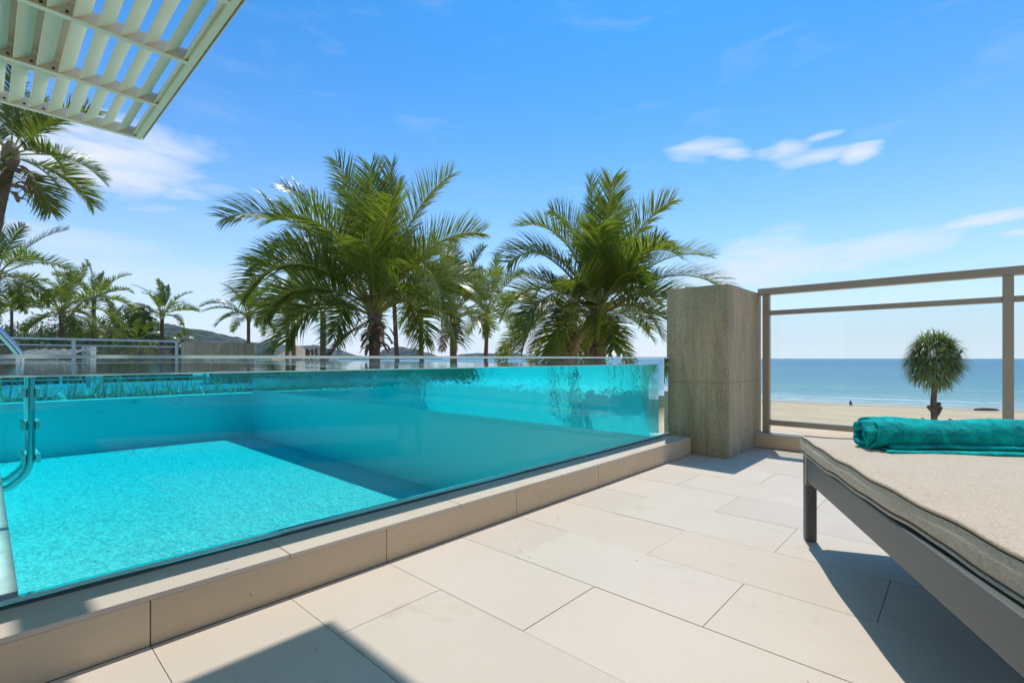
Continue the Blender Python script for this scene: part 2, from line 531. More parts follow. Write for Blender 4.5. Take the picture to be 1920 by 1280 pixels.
c = t.mix(gr, c, t.ramp(t.noise(0.8, 5, t.pos()), [(0.3, (0.035, 0.055, 0.02)), (0.7, (0.10, 0.12, 0.05))]))
M['sand'] = t.finish(t.principled(c, 0.9, t.bump(n2, 0.6, 0.12), 0.2))


def leaf_material(name, c1, c2, trans=0.35, rough=0.38, dry=None, spec=0.5):
    t = NT(name)
    oi = t.n.new('ShaderNodeObjectInfo').outputs['Random']
    n = t.noise(3.1, 3, t.pos())
    ri = t.n.new('ShaderNodeNewGeometry').outputs['Random Per Island']
    f = t.math('ADD', t.math('MULTIPLY', oi, 0.40), t.math('ADD', t.math('MULTIPLY', n, 0.25), t.math('MULTIPLY', ri, 0.40)), True)
    c = t.mix(f, c1, c2)
    if dry:
        g = t.math('MULTIPLY', t.math('SUBTRACT', t.noise(1.4, 4, t.pos()), 0.60), 5.0, True)
        c = t.mix(g, c, dry)
    p = t.principled(c, rough, None, spec)
    tr = t.new('ShaderNodeBsdfTranslucent'); 
    t.l.new(t.mix(0.8, c, (1.5, 1.6, 0.5), 'MULTIPLY'), tr.inputs[0])
    m = t.new('ShaderNodeMixShader', {0: trans}); t.l.new(p.outputs[0], m.inputs[1]); t.l.new(tr.outputs[0], m.inputs[2])
    return t.finish(m)


M['frond'] = leaf_material('palm_leaflet', (0.045, 0.090, 0.016), (0.25, 0.29, 0.050), 0.48, 0.30, (0.25, 0.20, 0.09))
M['frondy'] = leaf_material('palm_leaflet_yellow', (0.08, 0.13, 0.025), (0.26, 0.29, 0.06), 0.45, 0.28, (0.30, 0.25, 0.10))
M['rachis'] = leaf_material('palm_rachis', (0.22, 0.24, 0.04), (0.33, 0.30, 0.06), 0.1, 0.4)
M['husk'] = leaf_material('dry_sheath', (0.16, 0.12, 0.075), (0.30, 0.23, 0.15), 0.15, 0.8)
M['coconut'] = simple('coconut', (0.17, 0.21, 0.04), 0.4, nscale=5)
M['casu'] = leaf_material('needle_foliage', (0.09, 0.105, 0.055), (0.21, 0.22, 0.125), 0.3, 0.6)
M['casud'] = leaf_material('dark_foliage', (0.03, 0.055, 0.02), (0.075, 0.11, 0.035), 0.3, 0.5)
M['pand'] = leaf_material('strap_leaf', (0.10, 0.15, 0.05), (0.30, 0.35, 0.13), 0.35, 0.34, (0.28, 0.22, 0.11))
M['tikileaf'] = leaf_material('planter_leaf', (0.10, 0.17, 0.17), (0.40, 0.48, 0.46), 0.3, 0.35)

t = NT('palm_bark')
w = t.new('ShaderNodeTexWave', {'Scale': 1.1, 'Distortion': 2.5, 'Detail': 3.0}, wave_type='BANDS', bands_direction='Z')
t.l.new(t.coord('Object', (1, 1, 4.5)), w.inputs['Vector'])
n = t.noise(14, 5, t.pos())
c = t.mix(n, (0.085, 0.06, 0.04), (0.27, 0.20, 0.14))
c = t.mix(0.55, c, t.ramp(w.outputs[0], [(0.15, (0.4, 0.38, 0.36)), (0.5, (1.1, 1.1, 1.1))]), 'MULTIPLY')
M['bark'] = t.finish(t.principled(c, 0.85, t.bump(w.outputs[0], 0.7, 0.03), 0.2))

t = NT('hill_forest')
n1 = t.noise(0.018, 6, t.pos(), 0.7); n2 = t.noise(0.004, 4, t.pos())
c = t.ramp(n1, [(0.40, (0.010, 0.020, 0.014)), (0.52, (0.05, 0.07, 0.035)), (0.66, (0.17, 0.16, 0.11))])
M['hill'] = t.finish(t.principled(c, 0.95, t.bump(n1, 1.0, 14.0), 0.1))
t = NT('thatch')
n = t.noise(1, 5, t.pos((9, 9, 2)), 0.7)
c = t.ramp(n, [(0.3, (0.23, 0.16, 0.10)), (0.7, (0.52, 0.41, 0.30))])
M['thatch'] = t.finish(t.principled(c, 0.95, t.bump(n, 0.8, 0.05), 0.1))
t = NT('canvas')
n = t.noise(1, 4, t.pos((2, 2, 1)), 0.6)
c = t.ramp(n, [(0.3, (0.13, 0.135, 0.135)), (0.7, (0.26, 0.265, 0.265))])
M['canvas'] = t.finish(t.principled(c, 0.9, t.bump(n, 0.8, 0.1), 0.1))

# heathered upholstery
t = NT('cushion_fabric')
P = t.coord('Object')
a = t.noise(1, 3, t.coord('Object', (520, 110, 260)), 0.7)
b = t.noise(1, 3, t.coord('Object', (110, 520, 260)), 0.7)
big = t.noise(7, 4, P)
h = t.math('ADD', a, b)
c = t.ramp(t.math('MULTIPLY', h, 0.5), [(0.33, (0.38, 0.285, 0.19)), (0.47, (0.62, 0.50, 0.375)), (0.62, (0.78, 0.655, 0.51))])
c = t.mix(t.math('MULTIPLY', big, 0.25), c, (0.66, 0.54, 0.41))
M['fabric'] = t.finish(t.principled(c, 0.95, t.bump(h, 0.9, 0.0018), 0.15, **{'Sheen Weight': 0.2}))
M['seam'] = simple('seam_thread', (0.10, 0.075, 0.05), 0.9, var=0.3)
t = NT('sling_mesh')
ck = t.noise(700, 1, P)
M['sling'] = t.finish(t.principled(t.ramp(t.noise(500, 2, t.coord('Object')), [(0.4, (0.006, 0.006, 0.006)), (0.62, (0.07, 0.07, 0.065))]), 0.7, None, 0.3))

t = NT('towel_terry')
P = t.coord('Object')
n = t.noise(300, 3, P, 0.7)
bl = t.noise(22, 5, P, 0.6, 0.5)
c = t.ramp(bl, [(0.32, (0.0, 0.22, 0.23)), (0.66, (0.0, 0.56, 0.53))])
c = t.mix(0.5, c, t.ramp(n, [(0.35, (0.40, 0.5, 0.5)), (0.58, (1.2, 1.15, 1.12))]), 'MULTIPLY')
h = t.math('ADD', t.math('MULTIPLY', n, 0.35), bl)
M['towel'] = t.finish(t.principled(c, 0.9, t.bump(h, 0.8, 0.006), 0.15, **{'Sheen Weight': 0.12, 'Sheen Roughness': 0.4, 'Sheen Tint': (0.3, 0.9, 0.9, 1)}))

# ------------------------------------------------------------------ ground, sea, hills
SEA = -7.37


def land_z(x, y):
    q = 105.9 + 0.18 * x - y
    if q > 0:
        return SEA + min(q * 0.011, 0.75) + (0.02 * noise.noise(Vector((x * 0.3, y * 0.3, 0))) if q > 3 else 0)
    return SEA + q * 0.04


qs = [-60, -20, -6, -2, 0, 2, 5, 9, 14, 20, 27, 35, 44, 54, 66, 80, 100, 130, 180, 260, 500, 1000, 2500]
xs = sorted(set([-2500, -1800, -1200, -900, -700, -550, -450, -370, -300, -250, -210] + list(range(-180, 181, 6)) + [210, 250, 300, 370, 450, 600, 900, 1500]))
g = MB()
for x in xs:
    for q in qs:
        y = 105.9 + 0.18 * x - q
        wob = 0 if abs(q) > 30 else 1.2 * noise.noise(Vector((x * 0.03, 0, 0)))
        g.v.append(Vector((x, y + wob, land_z(x, y))))
for i in range(len(xs) - 1):
    for j in range(len(qs) - 1):
        a = i * len(qs) + j
        g.f.append([a, a + 1, a + 1 + len(qs), a + len(qs)]); g.m.append(0)
o = g.build('ground', M['sand'], smooth=True)
tag(o, kind='structure')
s = MB()
s.quad((-9000, -9000, SEA), (9000, -9000, SEA), (9000, 9000, SEA), (-9000, 9000, SEA))
o = s.build('sea', M['sea']); tag(o, kind='structure')


def hill(name, D, depth, ridge, seed):
    """ridge: (column, row) points of the skyline; a real ridge with slopes in front and behind"""
    b = MB(); NU = 110; NV = 14

    def fn(u, v):
        px = ridge[0][0] + u * (ridge[-1][0] - ridge[0][0])
        for k in range(len(ridge) - 1):
            if px <= ridge[k + 1][0]: break
        a, c_ = ridge[k], ridge[k + 1]
        w = (px - a[0]) / max(1e-6, c_[0] - a[0]); w = min(max(w, 0), 1); w = w * w * (3 - 2 * w)
        row = a[1] + w * (c_[1] - a[1])
        H = EYE - (row - 671) / 915 * D - SEA
        dd = D + (v - 0.5) * depth
        prof = math.sin(math.pi * v) ** 0.8
        p = at(px, dd, 0)
        nn = noise.fractal(Vector((p.x * 0.004, p.y * 0.004, seed)), 0.9, 2.1, 5)
        n2 = noise.fractal(Vector((p.x * 0.02, p.y * 0.02, seed)), 0.9, 2.1, 4)
        p.z = SEA - 2 + max(H, 3) * prof * (1 + 0.10 * nn * (1 if abs(v - .5) > .1 else .3)) + n2 * H * 0.04
        return p
    b.grid(fn, NU, NV)
    o = b.build(name, M['hill'], smooth=True)
    return tag(o, kind='structure')


hill('hill_headland', 2600, 900, [(120, 640), (200, 612), (270, 603), (310, 606), (380, 619), (440, 630), (480, 642), (540, 655), (640, 664), (720, 669)], 1.0)
hill('hill_far_ridge', 4600, 1200, [(440, 665), (470, 648), (505, 635), (530, 645), (560, 648), (590, 646), (625, 654), (680, 667), (760, 670)], 5.0)
hill('hill_island', 3600, 500, [(700, 670), (722, 654), (745, 649), (775, 653), (800, 660), (830, 669)], 9.0)
hill('hill_low_point', 4400, 400, [(845, 670), (866, 663), (900, 661), (930, 662), (965, 661), (1000, 668)], 12.0)

# terrace and building mass below it
tb = MB()
tb.box((-1.30, -3.2, -0.30), (5.2, 3.98, -0.0035))
o = tb.build('terrace_floor', M['grout']); tag(o, kind='structure')
tb = MB()
tb.box((-19.0, -3.2, -7.2), (5.0, 3.90, -0.94))
o = tb.build('terrace_base_wall', M['wallwhite'])
tag(o, 'pale rendered wall of the floor below the terrace and pool', 'wall', kind='structure')

# floor tiles: rows 0.30 m deep, 0.60 m long, half bond
floor = bpy.data.objects['terrace_floor']
tile_cache = {}
for r in range(-4, 12):
    y0 = 0.25 + 0.30 * r
    y1 = min(y0 + 0.30, 3.725)
    off = -1.05 if r % 2 else -0.75
    k = -2
    while True:
        x0 = off + 0.6 * k; x1 = x0 + 0.6; k += 1
        if x1 < -1.25: continue
        if x0 > 2.9: break
        x0c = max(x0, -1.312)
        key = (round(x1 - x0c, 3), round(y1 - y0, 3))
        if key not in tile_cache:
            hx, hy = key[0] / 2 - 0.0009, key[1] / 2 - 0.0009
            tile_cache[key] = MB().box((-hx, -hy, -0.003), (hx, hy, 0.0)).mesh('tile', M['tile'])
        dzz = rnd.uniform(-0.0006, 0.0006)
        inst(tile_cache[key], 'tile', floor, ((x0c + x1) / 2, (y0 + y1) / 2, dzz), (rnd.uniform(-1, 1) * .0008, rnd.uniform(-1, 1) * .0008, 0))

# ------------------------------------------------------------------ pool
XN, XF = -1.524, -11.5          # inner faces of the near pane and the far pane
Y0, Y1 = -1.35, 3.09
ZF, WL, TOP, KZ = -0.68, 0.592, 0.640, 0.113

pool = thing('swimming_pool', 'glass sided swimming pool filled with turquoise water', 'pool', (0, 0, 0))
b = MB()
b.box((XF - 0.16, Y0 - 0.16, ZF - 0.15), (XN + 0.20, Y1 + 0.16, ZF))
b.build('floor', M['plaster'], pool)
b = MB()
b.box((XF, Y1, ZF), (XN, Y1 + 0.16, 0.10))                      # long wall under the end pane
b.build('side_wall', M['smooth_plaster'], pool)
MB().box((XF - 0.16, Y0, ZF), (XF, Y1 + 0.16, 0.05)).build('far_wall', M['smooth_plaster'], pool)
MB().box((XF - 0.16, Y0 - 0.16, ZF), (XN + 0.01, Y0, 0.605)).build('end_wall', M['smooth_plaster'], pool)
MB().box((XF + 0.004, Y0 + 0.003, ZF), (XN - 0.004, 0.052, 0.124)).build('bench', M['smooth_plaster'], pool)
MB().box((XN, Y0 - 0.16, ZF), (-1.33, Y1 + 0.20, 0.098)).build('near_wall', M['smooth_plaster'], pool)

# water body
b = MB()
e = 0.002
NX, NY = 1, 1
x0, x1, y0, y1, z0, z1 = XF + e, XN - e, Y0 + e, Y1 - e, ZF + e, WL
zk, zl = 0.10, 0.05
V = [Vector(p) for p in ((x0, y0, z0), (x1, y0, z0), (x1, y1, z0), (x0, y1, z0),
                         (x0, y0, zl), (x1, y0, zk), (x1, y1, zk), (x0, y1, zk),
                         (x0, y0, z1), (x1, y0, z1), (x1, y1, z1), (x0, y1, z1), (x0, y1, zl))]
b.v = V
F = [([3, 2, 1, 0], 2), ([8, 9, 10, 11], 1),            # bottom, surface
     ([1, 2, 6, 5], 2), ([5, 6, 10, 9], 0),             # near side: wall below, pane above
     ([0, 1, 5, 9, 8, 4], 2),                           # ladder end
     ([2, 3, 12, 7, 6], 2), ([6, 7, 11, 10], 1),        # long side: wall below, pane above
     ([3, 0, 4, 12], 2), ([12, 4, 8, 11, 7], 0)]        # far side
for f, k in F:
    b.f.append(f); b.m.append(0)
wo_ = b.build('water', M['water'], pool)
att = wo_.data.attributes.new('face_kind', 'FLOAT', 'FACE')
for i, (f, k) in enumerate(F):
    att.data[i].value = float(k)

# panes
np_ = MB().box((XN, -1.4, KZ + 0.004), (-1.464, 3.164, TOP - 0.008)).build('near_pane', M['acrylic'], pool)
MB().box((XN, -1.4, TOP - 0.008), (-1.464, 3.164, TOP)).build('pane_edge', M['edge'], pool, bevel=0.002)
MB().box((XF, Y1 + 0.006, 0.103), (XN - 0.004, Y1 + 0.052, TOP - 0.008)).build('end_pane', M['pane'], pool)
MB().box((XF, Y1 + 0.006, TOP - 0.008), (XN - 0.004, Y1 + 0.052, TOP)).build('pane_edge', M['edge'], pool, bevel=0.002)
MB().box((XF - 0.062, Y0 + 0.004, 0.053), (XF - 0.002, Y1 + 0.052, TOP - 0.008)).build('far_pane', M['pane'], pool)
MB().box((XF - 0.062, Y0 + 0.004, TOP - 0.008), (XF - 0.002, Y1 + 0.052, TOP)).build('pane_edge', M['edge'], pool, bevel=0.002)
# bead of sealant under the near pane, dark and uneven
b = MB()
def bead(u, v):
    y = -1.4 + u * 4.56
    n = noise.noise(Vector((y * 3.1, 0, 0))) * 0.003 + noise.noise(Vector((y * 17, 3, 0))) * 0.0012
    a = v * math.pi / 2
    return (-1.464 + (0.009 + 1.2 * n) * math.sin(a), y, KZ - 0.001 + (0.007 + 0.6 * n) * math.cos(a))
b.grid(bead, 160, 5)
b.build('sealant', M['silicone'], pool, smooth=True)
MB().box((-1.4635, -1.4, KZ + 0.0078), (-1.4622, 3.164, KZ + 0.0165)).build('sealant_edge', M['edge'], pool)
# pale strip added for the glow that the meniscus refracts along the pane
b = MB(); b.box((XN - 0.0016, Y0 + 0.01, WL - 0.0016), (XN - 0.0002, Y1, WL + 0.0022))
b.build('meniscus_glow', M['edge'], pool)

# kerb in front of the pane: face and cap tiles
kerb = MB().box((-1.46, -1.4, -0.01), (-1.328, 3.165, 0.098)).build('kerb_wall', M['grout'])
tag(kerb, 'low beige tiled kerb running along the foot of the pool glass', 'kerb', kind='structure')
yy = [-1.4] + [0.25 + 0.6 * k for k in range(-2, 5)] + [3.165]
for a_, b_ in zip(yy[:-1], yy[1:]):
    if b_ - a_ < 0.02: continue
    MB().box((-1.328, a_ + 0.0012, 0.0008), (-1.314, b_ - 0.0015, 0.0998)).build('tile', M['kerb'], kerb)
yy = [-1.4] + [0.553 + 0.6 * k for k in range(-3, 5)] + [3.165]
for a_, b_ in zip(yy[:-1], yy[1:]):
    if b_ - a_ < 0.02: continue
    MB().box((-1.4635, a_ + 0.001, 0.1005), (-1.3125, b_ - 0.001, KZ)).build('cap_tile', M['tile'], kerb, bevel=0.0015)

# ladder seen side on through the water
lad = thing('pool_ladder', 'steel pool ladder with three white treads in the far end of the pool', 'ladder')
for k, lx in enumerate((-6.45, -6.92)):
    pts = [(lx, 0.052, -0.33), (lx, 0.12, -0.325), (lx, 0.155, -0.30), (lx, 0.205, -0.25), (lx, 0.235, -0.18), (lx, 0.245, -0.08),
           (lx, 0.245, 0.3), (lx, 0.245, 0.60), (lx, 0.220, 0.70), (lx, 0.09, 0.90), (lx, -0.10, 1.15), (lx, -0.35, 1.38), (lx, -0.65, 1.42), (lx, -0.85, 1.25), (lx, -0.9, 0.9), (lx, -0.9, 0.1)]
    # smooth
    sm = []
    for i in range(len(pts) - 1):
        a_, b_ = Vector(pts[i]), Vector(pts[i + 1])
        p0 = Vector(pts[max(i - 1, 0)]); p3 = Vector(pts[min(i + 2, len(pts) - 1)])
        for q in range(4):
            u = q / 4
            sm.append(0.5 * ((2 * a_) + (b_ - p0) * u + (2 * p0 - 5 * a_ + 4 * b_ - p3) * u * u + (3 * a_ - p0 - 3 * b_ + p3) * u ** 3))
    sm.append(Vector(pts[-1]))
    MB().tube(sm, 0.024, 14).build('rail', M['steel'], lad, smooth=True)
for z in (0.37, 0.12, -0.13):
    tr_ = MB().box((-6.96, 0.19, z - 0.012), (-6.47, 0.30, z + 0.022)).build('tread', M['white'], lad, bevel=0.008)
    for yb in (0.205, 0.285):
        MB().box((-6.47, yb - 0.014, z - 0.036), (-6.43, yb + 0.014, z + 0.036)).build('clamp', M['white'], tr_, bevel=0.006)

# planting and deck beyond the far pane
MB().box((-19.0, -3.2, -0.60), (-13.6, 9.0, -0.01)).box((-13.599, -3.2, -0.60), (XF - 0.17, 9.0, -0.36)).build('planting_bed', simple('bed_gravel', (0.24, 0.30, 0.36), 0.9, var=0.3, nscale=25, bump=0.5, bscale=60))
tag(bpy.data.objects['planting_bed'], kind='structure')
def blade_plant(b, base, n, h, w, spread, r):
    for i in range(n):
        a = r.uniform(0, 6.283); l = h * r.uniform(0.6, 1.1); lean = r.uniform(0.15, spread)
        d = Vector((math.cos(a), math.sin(a), 0)); sd = Vector((-d.y, d.x, 0)) * w
        p = Vector(base); pr = None
        for k in range(4):
            tt = k / 3
            c_ = p + d * (lean * l * tt * tt) + Vector((0, 0, l * (tt - 0.35 * lean * tt * tt)))
            ww = sd * (1 - tt * 0.95) * (0.6 + 1.2 * tt * (1 - tt))
            cur = (c_ - ww, c_ + ww)
            if pr: b.quad(pr[0], pr[1], cur[1], cur[0])
            pr = cur
r2 = random.Random(3)
b = MB()
for i in range(60):
    bx_, by_ = -11.9 - (i % 4) * 0.42 - r2.random() * 0.3, -1.1 + (i // 4) * 0.32 + r2.random() * 0.1
    blade_plant(b, (bx_, by_, -0.36), 16, 0.95, 0.022, 1.9, r2)
o = b.build('bed_planting', M['tikileaf'])
tag(o, 'low mass of arching leaves in the bed beyond the far pool glass', 'planting', kind='stuff')


# ------------------------------------------------------------------ railings
def railing(name, label, posts, y, horiz, mat, gmat, post_w, base_z, top=(1.082, 1.129), mid=(0.937, 0.969), bot=(0.158, 0.196), start=None, axis='x'):
    root = thing(name, label, 'railing')
    def bx(a0, a1, b0, b1, z0, z1):
        return ((a0, b0, z0), (a1, b1, z1)) if axis == 'x' else ((b0, a0, z0), (b1, a1, z1))
    a0 = start if start is not None else posts[0] - post_w / 2
    a1 = horiz
    MB().box(*bx(a0, a1, y - 0.03, y + 0.03, *top)).build('top_rail', mat, root, bevel=0.003)
    for p in posts:
        MB().box(*bx(p - post_w / 2, p + post_w / 2, y - 0.022, y + 0.022, base_z, top[0] - 0.001)).build('post', mat, root, bevel=0.002)
    for p, q in zip(posts[:-1], posts[1:]):
        s0, s1 = p + post_w / 2 + 0.0005, q - post_w / 2 - 0.0005
        MB().box(*bx(s0, s1, y - 0.018, y + 0.018, *mid)).build('middle_rail', mat, root, bevel=0.002)
        MB().box(*bx(s0, s1, y - 0.018, y + 0.018, *bot)).build('bottom_rail', mat, root, bevel=0.002)
        MB().box(*bx(s0 + 0.002, s1 - 0.002, y - 0.004, y + 0.004, bot[1] - 0.006, mid[0] + 0.006)).build('glass_panel', gmat, root)
    return root


railing('beach_railing', 'bronze painted metal railing with glass panels facing the beach', [-1.029, 0.184, 1.40, 2.61], 3.80, 2.63, M['rail'], M['railglass'], 0.044, 0.104, start=-1.081)
kb = MB().box((-1.083, 3.742, -0.01), (5.0, 3.90, 0.090)).build('railing_kerb_wall', M['grout'])
tag(kb, 'low beige tiled kerb under the beach railing', 'kerb', kind='structure')
xx = [-1.083 + 0.6 * k for k in range(0, 8)]
for a_, b_ in zip(xx[:-1], xx[1:]):
    MB().box((a_ + 0.001, 3.728, 0.003), (b_ - 0.001, 3.742, 0.090)).build('tile', M['kerb'], kb)
    MB().box((a_ + 0.001, 3.726, 0.091), (b_ - 0.001, 3.90, 0.103)).build('cap_tile', M['tile'], kb, bevel=0.001)
# outer half of the terrace beyond
railing('far_railing', 'pale painted railing with glass panels beyond the far end of the pool', [-2.4, -0.5, 1.55, 3.75], -16.5, 3.80, M['railw'], M['railglass'], 0.07, 0.0, axis='y')


def stone_pillar(name, label, x0, x1, y0, y1, h, zj):
    root = thing(name, label, 'pillar', ((x0 + x1) / 2, (y0 + y1) / 2, 0))
    ox, oy = (x0 + x1) / 2, (y0 + y1) / 2
    T = 0.02
    MB().box((x0 - ox + T, y0 - oy + T, 0), (x1 - ox - T, y1 - oy - T, h - 0.022)).build('core', M['grout'], root)
    for (za, zb) in ((0.0, zj - 0.001), (zj + 0.001, h - 0.0)):
        a, c_ = x0 - ox, x1 - ox; d, e_ = y0 - oy, y1 - oy
        MB().box((a, d, za), (c_ - 0.0008, d + T - .0005, zb)).build('stone_panel', M['stone'], root)
        MB().box((c_ - T + .0005, d + T, za), (c_, e_ - T, zb)).build('stone_panel', M['stone'], root)
        MB().box((a, d + T, za), (a + T - .0005, e_ - T, zb)).build('stone_panel', M['stone'], root)
        MB().box((a, e_ - T + .0005, za), (c_, e_, zb)).build('stone_panel', M['stone'], root)
    MB().box((x0 - ox + T, y0 - oy + T, h - 0.021), (x1 - ox - T, y1 - oy - T, h - 0.0015)).build('stone_cap', M['stone'], root)
    return root


stone_pillar('stone_pillar', 'tall brown grey stone clad pillar between the pool and the beach railing', -1.485, -1.083, 3.170, 3.864, 1.100, 0.476)
stone_pillar('stone_pillar', 'distant stone clad pillar at the end of the pale far railing', -16.9, -16.3, 3.95, 5.75, 1.09, 0.476)

# ------------------------------------------------------------------ louvred canopy
ZP = 3.13
XB = [-6.90, -5.87, -4.84, -3.81, -2.78, -1.75]
YP = 1.245
can = thing('louvre_canopy', 'pale green metal louvre canopy over the pool end', 'canopy')
for i, x in enumerate(XB):
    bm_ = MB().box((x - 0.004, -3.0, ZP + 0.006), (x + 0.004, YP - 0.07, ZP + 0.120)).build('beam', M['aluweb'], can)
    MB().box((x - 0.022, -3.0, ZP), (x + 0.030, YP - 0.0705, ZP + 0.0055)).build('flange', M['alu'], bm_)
eb = MB()
eb.box((XB[0] - 0.022, YP - 0.070, ZP), (XB[-1] + 0.03, YP - 0.066, ZP + 0.13))
eb.box((XB[0] - 0.022, YP - 0.066, ZP), (XB[-1] + 0.03, YP - 0.020, ZP + 0.006))
eb.box((XB[0] - 0.022, YP - 0.026, ZP + 0.006), (XB[-1] + 0.03, YP - 0.020, ZP + 0.05))
eb.box((XB[0] - 0.022, YP - 0.004, ZP - 0.002), (XB[-1] + 0.03, YP, ZP + 0.14))
eb.box((XB[0] - 0.022, YP - 0.020, ZP + 0.132), (XB[-1] + 0.03, YP - 0.004, ZP + 0.14))
eb.build('edge_beam', M['alu'], can)
blade = {}
for i in range(len(XB) - 1):
    x0, x1 = XB[i] + 0.006, XB[i + 1] - 0.006
    for k in range(29):
        y = 1.148 - 0.139 * k
        if y < -2.9: break
        L = round(x1 - x0, 3)
        if L not in blade:
            m_ = MB()
            w = 0.128; th = 0.0035
            MM = Matrix.Rotation(R(38), 4, 'X')
            m_.box((0, 0, 0), (L, w, th), M=MM)
            m_.box((0, -0.004, -0.001), (L, 0.0, 0.008), M=MM)
            blade[L] = m_.mesh('louvre_blade', M['alu'])
        inst(blade[L], 'louvre_blade', can, (x0, y, ZP + 0.014))
for xb in XB[:3]:
    for k in range(5, 14):
        yb = 1.148 - 0.139 * k - 0.035
        MB().tube([(xb + 0.0045, yb, ZP + 0.045), (xb + 0.012, yb, ZP + 0.045)], 0.011, 10).build('bolt', M['bolt'], can)
# perforated soffit over the inner bays
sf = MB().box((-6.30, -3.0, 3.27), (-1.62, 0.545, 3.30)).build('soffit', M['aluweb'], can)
sl = MB()
for j in range(8):
    y = 0.40 - 0.14 * j
    for k in range(30):
        x = -6.2 + k * 0.15
        sl.box((x, y - 0.007, 3.2665), (x + 0.08, y + 0.007, 3.2695))
o = sl.build('soffit_slot', M['dark'], can); o['kind'] = 'stuff'

# villa behind the camera: roof whose corner throws the shadow on the tiles
ZR = 3.0
vil = thing('villa', 'pale rendered villa wall with flat overhanging roof behind the terrace', 'building')
MB().box((-1.585, -3.4, ZR), (5.6, 1.653, ZR + 0.30)).build('roof', M['wallwhite'], vil)
MB().box((-1.585, -3.4, -0.01), (5.6, -3.0, ZR - 0.001)).build('wall', M['wallwhite'], vil)

# ------------------------------------------------------------------ lounger
ux = Vector((0.416, -0.909, 0)); lr = math.atan2(ux.y, ux.x)
lo = thing('sun_lounger', 'dark grey metal sun lounger with beige cushion beside the pool deck', 'sun lounger', (-0.413, 1.958, 0), lr)
LW, LL = 0.70, 1.98
for y0 in (0.0, LW - 0.05):
    MB().box((0.0375, y0, 0.212), (LL, y0 + 0.045, 0.292)).build('side_rail', M['frame'], lo, bevel=0.004)
for x in (0.0, LL - 0.045):
    for y0 in (0.0, LW - 0.041):
        MB().box((x, y0, 0.0), (x + 0.036, y0 + 0.036, 0.302)).build('leg', M['frame'], lo, bevel=0.006)
for x in (0.02, 0.95, LL - 0.07):
    MB().box((x + 0.03, 0.046, 0.19), (x + 0.065, LW - 0.051, 0.218)).build('cross_bar', M['frame'], lo, bevel=0.003)
MB().box((0.002, 0.046, 0.235), (0.04, LW - 0.051, 0.300)).build('end_rail', M['frame'], lo, bevel=0.004)
MB().box((0.05, 0.046, 0.286), (LL - 0.05, LW - 0.051, 0.2895)).build('sling', M['sling'], lo)


def cushion(x0, x1, y0, y1, zb, zt, seed):
    """padded slab: crowned top, wavy side, rounded edges"""
    nx, ny = 64, 30
    nzs = 7
    b = MB()
    def wav(x, y, s_):
        return 0.006 * noise.noise(Vector((x * 3.3, y * 2.1, seed + s_))) + 0.004 * noise.noise(Vector((x * 9, y * 6, seed + s_ + 4)))
    def edge_off(x, s_):
        return 0.006 * math.sin(x * 5.5 + s_ + seed) + 0.0015 * math.sin(x * 17 + 2 * s_) 
    def P(u, v, w):          # u along x, v across y, w 0..1 bottom..top
        x = x0 + u * (x1 - x0); ya = y0 + 0.022 * min(1, max(0, x) / 1.1) ** 1.3; y = ya + v * (y1 - ya)
        ex = min(u, 1 - u) * (x1 - x0); ey = min(v, 1 - v) * (y1 - y0)
        cr = (1 - math.exp(-ex / 0.05)) * (1 - math.exp(-ey / 0.05))
        z = zb + w * (zt - zb)
        z += (w - 0.2) * 0.012 * cr + wav(x, y, 0 if w > .5 else 9)
        if u < 0.2 and v < 0.12: z += 0.0
        bul = 0.005 * math.sin(math.pi * w)
        if v < 0.5: y += edge_off(x, 0) * (1 - min(1, ey / 0.1))
        else: y += edge_off(x, 2) * (1 - min(1, ey / 0.1))
        if v == 0: y -= bul
        if v == 1: y += bul
        if u == 0: x -= bul
        if u == 1: x += bul
        return Vector((x, y, z))
    b.grid(lambda u, v: P(u, v, 1), nx, ny)
    b.grid(lambda u, v: P(u, v, 0), nx, ny, flip=True)
    b.grid(lambda u, w: P(u, 0, w), nx, nzs, flip=False)
    b.grid(lambda u, w: P(u, 1, w), nx, nzs, flip=True)
    b.grid(lambda v, w: P(0, v, w), ny, nzs, flip=True)
    b.grid(lambda v, w: P(1, v, w), ny, nzs, flip=False)
    o = b.build('cushion', M['fabric'], lo, smooth=True)
    for w, r_ in ((1, 0.0042), (0, 0.0042)):
        pts = [P(u / nx, 0, w) for u in range(nx + 1)] + [P(1, v / ny, w) for v in range(1, ny + 1)] + \
              [P(1 - u / nx, 1, w) for u in range(1, nx + 1)] + [P(0, 1 - v / ny, w) for v in range(1, ny + 1)]
        pts = [p + Vector((0, 0, 0.002 if w else -0.002)) for p in pts]
        MB().tube(pts, r_, 7, caps=False).build('piping', M['fabric'], o, smooth=True)
        MB().tube([p + Vector((0, 0, -0.0058 if w else 0.0058)) for p in pts], 0.0028, 5, caps=False).build('seam', M['seam'], o, smooth=True)
    return o


cushion(-0.012, 1.125, -0.006, 0.69, 0.303, 0.355, 2.0)
cushion(1.140, 1.96, -0.006, 0.69, 0.304, 0.356, 6.5)
# fabric tie round the corner of the frame
b = MB()
b.box((0.048, -0.004, 0.205), (0.058, 0.0, 0.318)); b.box((0.048, -0.004, 0.2005), (0.058, 0.049, 0.2045)); b.box((0.048, 0.0455, 0.205), (0.058, 0.0495, 0.30))
b.build('tie_strap', M['fabric'], lo, bevel=0.0015)

